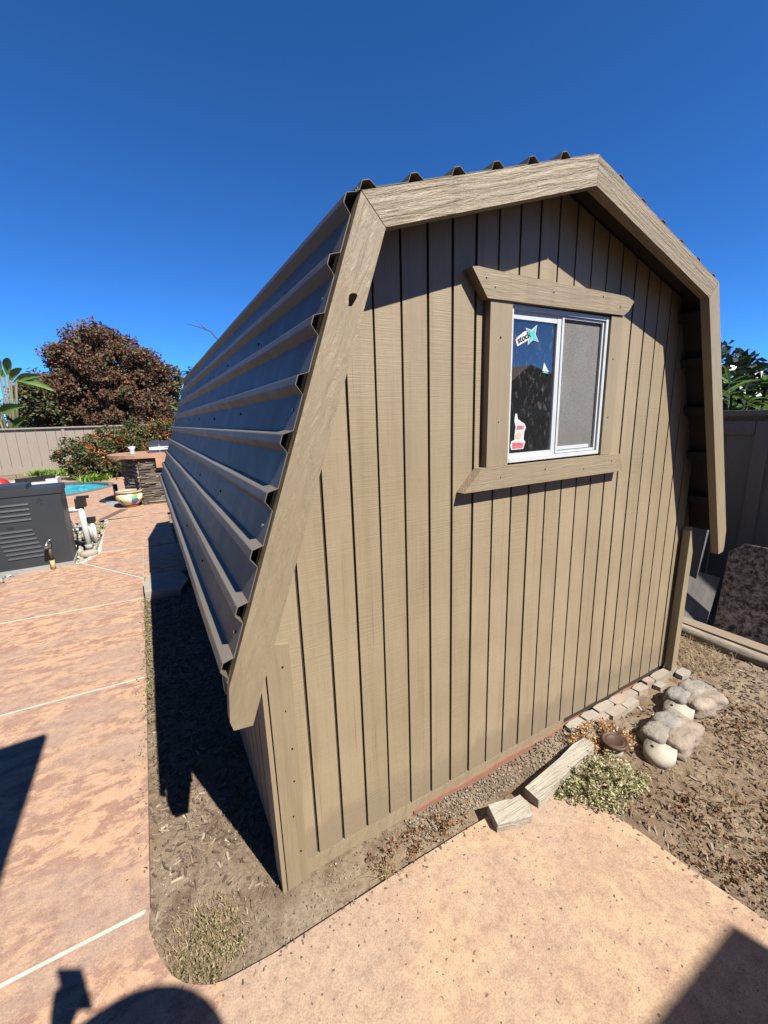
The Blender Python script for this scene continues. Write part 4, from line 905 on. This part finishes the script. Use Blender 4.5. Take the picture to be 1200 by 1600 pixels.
dr = prism_xy('deck_strip', [(-1.16, 7.60), (-1.02, 7.62), (-.70, 8.45), (-.84, 8.5)], .0, .004, MSTRIP, None, 0); tag(dr, 'dark brown strip on the deck near the pot', 'strip')  # narrow dark brown band laid flat on the deck

# ------------------------------------------------------------------ pool heater, pipes, spigot
MHEAT = simple('heater_paint', (.036, .043, .052, 1), (.045, .053, .063, 1), 5, .45, .1, 120); MHEATD = simple('heater_dark', (.012, .014, .017, 1), (.02, .022, .026, 1), 9, .6)
ht = empty('pool_heater', (-1.6, 5.2, 0)); hx0, hx1, hy0, hy1 = -2.05, -1.185, 4.87, 5.34
MH = Matrix.Translation((-1.185, 4.87, 0)) @ Matrix.Rotation(R_(2), 4, 'Z') @ Matrix.Translation((1.185, -4.87, 0))
def hpart(name, x0, x1, y0, y1, z0, z1, mt, bev, seg=2): return box(name, x0, x1, y0, y1, z0, z1, mt, ht, bev, MH, seg)
hpart('body', hx0, hx1, hy0, hy1, .045, .90, MHEAT, .045, 4); hpart('top_panel', hx0-.01, hx1+.01, hy0-.01, hy1+.01, .885, .955, MHEAT, .022, 3); hpart('vent_lid', hx0+.05, hx1-.30, hy0+.03, hy1-.08, .95, 1.005, MHEAT, .018, 3)
hpart('base_pad', hx0-.02, hx1+.01, hy0-.025, hy1+.02, -.02, .044, MPLATE, .01)
for grp, n_, z0, st, xa in ((0, 4, .60, .058, 0), (1, 7, .16, .052, .06)):
    for k in range(n_):
        z = z0+k*st; xs_ = xa-(.012*k if grp else 0)
        bm = bmesh.new(); x0, x1 = hx0+.22+xs_, hx0+.56+xs_
        q = [(hy0+.004, z), (hy0-.011, z+.006), (hy0-.004, z+.026), (hy0+.004, z+.028)]
        bm_prism(bm, q, lambda u, kk: MH @ Vector((x1 if kk else x0, u[0], u[1]))); bm_obj('louver', bm, MHEAT, ht, bev=.003, seg=2)
hpart('badge', hx0+.33, hx0+.39, hy0-.003, hy0+.002, .52, .545, MHEATD, 0)
for dx, dz in ((0, 0), (.035, .012), (.035, -.022), (.02, .03)): 
    lathe('dot', [(0, 0), (.012, 0)], (0, 0, 0), MHEATD, ht, 10).matrix_world = MH @ Matrix.Translation((hx1-.22+dx, hy0-.002, .80+dz)) @ Matrix.Rotation(R_(90), 4, 'X')
bpy.context.view_layer.update()
for c in ht.children: c.matrix_parent_inverse = Matrix.Translation(-Vector(ht.location))
for c in ht.children:
    if c.name.startswith('dot'):
        idx = [k for k in ht.children if k.name.startswith('dot')].index(c); dx, dz = ((0, 0), (.035, .012), (.035, -.022), (.02, .03))[idx]
        c.matrix_basis = MH @ Matrix.Translation((hx1-.22+dx, hy0-.002, .80+dz)) @ Matrix.Rotation(R_(90), 4, 'X')
tag(ht, 'dark grey pool heater cabinet with louvers beside the walkway', 'pool heater')
MPVC = simple('white_pvc', (.78, .78, .76, 1), (.68, .68, .65, 1), 10, .4)
pv = empty('pool_pipes', (-1.09, 5.55, 0))
tube('pipe', [(-1.09, 5.54, -.03), (-1.10, 5.54, .60)], .036, MPVC, pv, 14); tube('pipe', [(-1.04, 5.90, -.03), (-1.05, 5.90, .32)], .034, MPVC, pv, 14); tube('pipe', [(-1.30, 5.54, .56), (-1.10, 5.54, .56)], .034, MPVC, pv, 14); tube('pipe', [(-1.32, 5.75, .25), (-1.08, 5.75, .25), (-1.07, 5.8, .05)], .030, MPVC, pv, 12)
box('valve', -1.15, -1.03, 5.49, 5.60, .59, .70, MBLK, pv, .012); box('valve_handle', -1.13, -.99, 5.52, 5.56, .70, .735, MBLK, pv, .006); box('coupling', -1.10, -1.0, 5.85, 5.95, .31, .37, MBLK, pv, .01); tube('collar', [(-1.09, 5.54, .0), (-1.09, 5.54, .07)], .045, MPLATE, pv, 14)
tube('cable', [(-1.25, 5.5, .5), (-1.18, 5.45, .25), (-1.2, 5.42, .05)], .012, MBLK, pv, 6); adopt(pv); tag(pv, 'white plastic pool pipes with black valve beside the heater', 'pipes')
sg = empty('garden_spigot', (-1.375, 4.83, 0)); MYEL = simple('yellow_sleeve', (.62, .47, .16, 1), (.55, .42, .2, 1), 10, .7)
tube('sleeve', [(-1.375, 4.80, -.01), (-1.375, 4.80, .11)], .024, MYEL, sg, 12); tube('riser', [(-1.375, 4.80, .11), (-1.375, 4.80, .26)], .019, simple('brown_pipe', (.07, .045, .03, 1), (.1, .06, .04, 1), 20, .6), sg, 12)
tube('tap', [(-1.375, 4.80, .26), (-1.375, 4.80, .32), (-1.385, 4.76, .33), (-1.395, 4.72, .27)], [.026, .028, .024, .02], MSCREW, sg, 12); tube('tap_handle', [(-1.39, 4.80, .345), (-1.34, 4.80, .355)], .012, MSCREW, sg, 8)
adopt(sg); tag(sg, 'metal garden tap on a riser in front of the pool heater', 'tap')
GRP = [(-2.6, 3.7), (-1.98, 3.95), (-1.72, 4.86), (-1.12, 4.95), (-1.0, 5.33), (-1.0, 7.5), (-2.2, 7.5), (-2.6, 5)]
tag(chips('gravel', np.array(scatter(1500, -2.6, -.99, 3.6, 7.5, lambda q: inside(q, GRP), lambda q: -.045+.05*random.random())), .055, .045, .035, MGRAV), 'tan gravel round the pool heater', 'gravel', kind='stuff')
gb = prism_xy('gravel_bed', GRP, -.06, -.045, MSOIL, None, 0); tag(gb, 'soil under the gravel round the heater', kind='structure')
tag(leaf_cloud('dry_weed', [((-1.12, 6.6, .03), (.12, .6, .05))], 70, 26, .05, .02, MPALEGREEN, zmin=-.02), 'yellow-green weeds in the gravel behind the white pipes', 'weed')
# boulder on the gravel edge
lump('rock', (-1.06, 5.20, .02), (.10, .06, .05), .3, MFLAG[0], None, 2.4)['label'] = 'pale rounded rock at the walkway edge below the white pipes'
bpy.data.objects['rock']['category'] = 'rock'
# white lounger with black straps and red cushion beyond the heater
lo = empty('pool_lounger', (-2.4, 10.35, 0))
box('bed', -2.78, -2.0, 10.1, 10.6, .38, .56, MPVC, lo, .03, None, 2); box('strap', -2.7, -2.2, 10.08, 10.16, .54, .61, MBLK, lo, .01); box('strap', -2.35, -2.05, 10.2, 10.3, .55, .63, MBLK, lo, .01)
for x in (-2.7, -2.1):
    for y in (10.15, 10.5): tube('leg', [(x, y, -.0), (x, y, .42)], .02, MPVC, lo, 8)
adopt(lo); tag(lo, 'white pool lounger with black straps beyond the heater', 'lounger')
MRED = simple('red_vinyl', (.55, .03, .03, 1), (.5, .04, .04, 1), 6, .4)
rf = lump('pool_float', (-3.06, 10.4, .31), (.22, .25, .32), 0, MRED, None, 2.6); tag(rf, 'red inflatable float beside the white lounger', 'float')
pl = tube('leaning_pole', [(-2.62, 9.6, -.0), (-3.05, 9.8, .92)], .014, MSCREW, None, 8); tag(pl, 'thin metal pole leaning beside the red float', 'pole')

# flat stone at the far end of the bed, in the shed's shade
bm = bmesh.new(); bm_prism(bm, [(-.43, 3.2), (-.12, 3.15), (-.03, 3.4), (-.08, 3.72), (-.38, 3.80), (-.44, 3.5)], lambda q, k: (q[0], q[1], -.05 if k else .05+.015*math.sin(q[0]*9)))
fs_ = bm_obj('flat_stone', bm, MFLAG[1], None, bev=.02, seg=2); tag(fs_, 'flat grey stone beside the shed in its shade', 'stone')
prism_xy('concrete_slab', [(-.443, 3.86), (.0, 3.86), (.0, 5.155), (-.443, 5.185)], -.09, -.001, MWALK[2], walk, .006)

# ------------------------------------------------------------------ behind the camera: house, added patio cover, photographer
MSTUC = simple('stucco', (.55, .47, .37, 1), (.50, .43, .34, 1), 6, .9, .4, 90); MSHING = simple('roof_tiles', (.24, .13, .09, 1), (.17, .10, .07, 1), 14, .85, .6, 20)
SX, SY = -.25, .81                 # ground shift of a shadow per metre of height
ho = empty('house', (-2, -6, 0)); ze = 2.75; hxr, hyf = 1.21-SX*ze, -.86-SY*ze
box('wall', -9, hxr-.45, -10, hyf-.45, -.1, ze-.05, MSTUC, ho, .01)
bm = bmesh.new(); zr = 4.3
A = [(-9.4, hyf, ze), (hxr, hyf, ze), (hxr, -10.4, ze), (-9.4, -10.4, ze)]; ym = (hyf-10.4)/2
va = [bm.verts.new(q) for q in A]; vb = [bm.verts.new((q[0], q[1], q[2]-.14)) for q in A]; r0 = bm.verts.new((-6, ym, zr)); r1 = bm.verts.new((hxr-3.4, ym, zr))
for f in ((va[0], va[1], r1, r0), (va[1], va[2], r1), (va[2], va[3], r0, r1), (va[3], va[0], r0)): bm.faces.new(f)
for i in range(4): bm.faces.new((vb[i], vb[(i+1) % 4], va[(i+1) % 4], va[i]))
bm.faces.new(vb[::-1]); bm_obj('roof', bm, MSHING, ho)
for x in (-6.5, -2.2): 
    f = box('window', x, x+1.4, hyf-.449, hyf-.40, .9, 2.1, MALU, ho, .01); box('pane', x+.06, x+1.34, hyf-.4, hyf-.396, .96, 2.04, MHEATD, f, 0)
adopt(ho); tag(ho, 'stucco house with tiled hip roof behind the viewpoint', 'house')
pc = empty('shadow_cover', (-2, -1.8, 0)); zp = 2.62; px1, py1 = -.915-SX*zp, 1.42-SY*zp  # unseen overhang added to cast the shadow at the walkway's left
prism_xy('shadow_cover_roof', [(-5.2, hyf+.02), (px1-.02, hyf+.02), (px1, py1-.2), (px1, py1), (-5.2, py1-.25)], zp-.05, zp, MSTUC, pc, .004)
for x in (-5.1, -2.6): box('post', x, x+.1, py1-.55, py1-.45, 0, zp-.05, MTRIMV, pc, .004)
adopt(pc); tag(pc, 'unseen flat cover on posts, added to cast the left ground shadow', 'added cover')
# neighbour's house and palm that the window mirrors
nh = empty('house', (17, -15, 0)); box('wall', 13, 21, -20, -13, -.1, 2.1, MSTUC, nh, .01)
bm = bmesh.new(); bm_prism(bm, [(12.4, 2.05), (21.6, 2.05), (15, 3.7)], lambda q, k: (q[0], -12.5 if k else -20.5, q[1])); bm_obj('roof', bm, MSHING, nh); adopt(nh); tag(nh, 'neighbouring house with gable roof beyond the right yard', 'house')
palm((8.6, -6.2, -.05), 1.1, 'palm in the right yard that the shed window mirrors', 24, 1.3)
# photographer: one continuous skinned figure
def person():
    f = Vector((RC[0][2], RC[1][2], 0)).normalized(); r = Vector((f.y, -f.x, 0)); base = Vector((-.13, -1.71, 0)); U = Vector((0, 0, 1))
    P_ = lambda a, b, z: base+r*a+f*b+U*z
    J = {'pel': (P_(0, 0, .95), .145), 'wai': (P_(0, 0, 1.12), .13), 'che': (P_(0, 0, 1.32), .15), 'nec': (P_(0, .01, 1.475), .06), 'hea': (P_(0, .03, 1.60), .085), 'top': (P_(0, .03, 1.69), .07)}
    ph = CAM-f*.05; ph.z = CAM.z-.03
    J['lsh'] = (P_(-.18, 0, 1.40), .065); J['lel'] = (P_(-.36, .14, 1.30), .045); J['lwr'] = (ph-f*.10+r*.03+U*-.10, .032); J['lha'] = (ph-f*.035+r*.01-U*.045, .03)
    J['rsh'] = (P_(.18, 0, 1.40), .065); J['rel'] = (P_(.24, .03, 1.12), .045); J['rwr'] = (P_(.26, .10, .88), .03); J['rha'] = (P_(.26, .13, .79), .033)
    for s, n_ in ((-1, 'l'), (1, 'r')):
        J[n_+'hi'] = (P_(.09*s, 0, .88), .095); J[n_+'kn'] = (P_(.11*s, .02, .48), .06); J[n_+'an'] = (P_(.12*s, -.01, .09), .042); J[n_+'to'] = (P_(.14*s, .15, .035), .036)
    names = list(J); E_ = [('pel', 'wai'), ('wai', 'che'), ('che', 'nec'), ('nec', 'hea'), ('hea', 'top')]
    for n_ in 'lr': E_ += [('che', n_+'sh'), (n_+'sh', n_+'el'), (n_+'el', n_+'wr'), (n_+'wr', n_+'ha'), ('pel', n_+'hi'), (n_+'hi', n_+'kn'), (n_+'kn', n_+'an'), (n_+'an', n_+'to')]
    # fingers: five short chains from each hand
    for n_ in 'lr':
        h0 = J[n_+'ha'][0]; d = (h0-J[n_+'wr'][0]).normalized(); s = d.cross(f).normalized() if n_ == 'l' else f
        for k in range(5):
            o = (k-2)*.017; l = (.045, .068, .074, .068, .052)[k]
            J[f'{n_}f{k}a'] = (h0+s*o+d*.035, .009); J[f'{n_}f{k}b'] = (h0+s*o*1.1+d*(.035+l*.55)+f*.008, .0085); J[f'{n_}f{k}c'] = (h0+s*o*1.1+d*(.03+l)+f*.004, .0075)
            E_ += [(n_+'ha', f'{n_}f{k}a'), (f'{n_}f{k}a', f'{n_}f{k}b'), (f'{n_}f{k}b', f'{n_}f{k}c')]
    names = list(J)
    me = bpy.data.meshes.new('person'); me.from_pydata([J[k][0] for k in names], [(names.index(a), names.index(b)) for a, b in E_], [])
    o = bpy.data.objects.new('person', me); COL.objects.link(o)
    o.modifiers.new('skin', 'SKIN'); ss = o.modifiers.new('sub', 'SUBSURF'); ss.levels = ss.render_levels = 2
    for i, k in enumerate(names): sv = me.skin_vertices[0].data[i]; sv.radius = (J[k][1],)*2; sv.use_root = (k == 'pel')
    dg = bpy.context.evaluated_depsgraph_get(); m2 = bpy.data.meshes.new_from_object(o.evaluated_get(dg)); bpy.data.objects.remove(o)
    SK = simple('skin', (.45, .27, .19, 1), (.42, .25, .17, 1), 10, .5); SH = simple('shirt', (.10, .13, .2, 1), (.09, .11, .17, 1), 20, .9); SHO = simple('shorts', (.2, .18, .14, 1), (.17, .15, .12, 1), 20, .9); SO = simple('shoes', (.05, .05, .05, 1), (.07, .07, .07, 1), 20, .7)
    m2.materials.clear()
    for mm in (SK, SH, SHO, SO): m2.materials.append(mm)
    for pg in m2.polygons:
        c = pg.center; dz = c.z; lat = (c-base).dot(r); pg.use_smooth = True
        far = abs(lat) > .27
        pg.material_index = 3 if dz < .10 else (0 if dz < .50 else (2 if dz < .98 and abs(lat) < .22 else (1 if dz < 1.47 and not far and (dz > 1.15 or abs(lat) < .2) else 0)))
    pe = bpy.data.objects.new('person', m2); COL.objects.link(pe); tag(pe, 'person in dark shirt and added wide hat holding a phone out to the side', 'person')
    hc = J['top'][0]
    HATM = simple('hat_straw', (.45, .36, .22, 1), (.38, .3, .18, 1), 40, .9)
    lathe('hat', [(0, .10), (.07, .095), (.10, .05), (.105, -.01), (.275, -.03), (.285, -.035), (.275, -.038), (.105, -.02), (.09, .03), (0, .08)], (hc.x, hc.y, hc.z), HATM, pe)  # wide brim added to broaden the figure's shadow on the paving
    pm = Matrix.Translation(CAM) @ Matrix(((r.x, -f.x, 0, 0), (r.y, -f.y, 0, 0), (0, 0, 1, 0), (0, 0, 0, 1)))
    ph_ = box('phone', -.035, .041, .012, .021, -.125, .03, MBLK, None, .004, pm); tag(ph_, 'dark phone in the outstretched hand of the person', 'phone')
person()
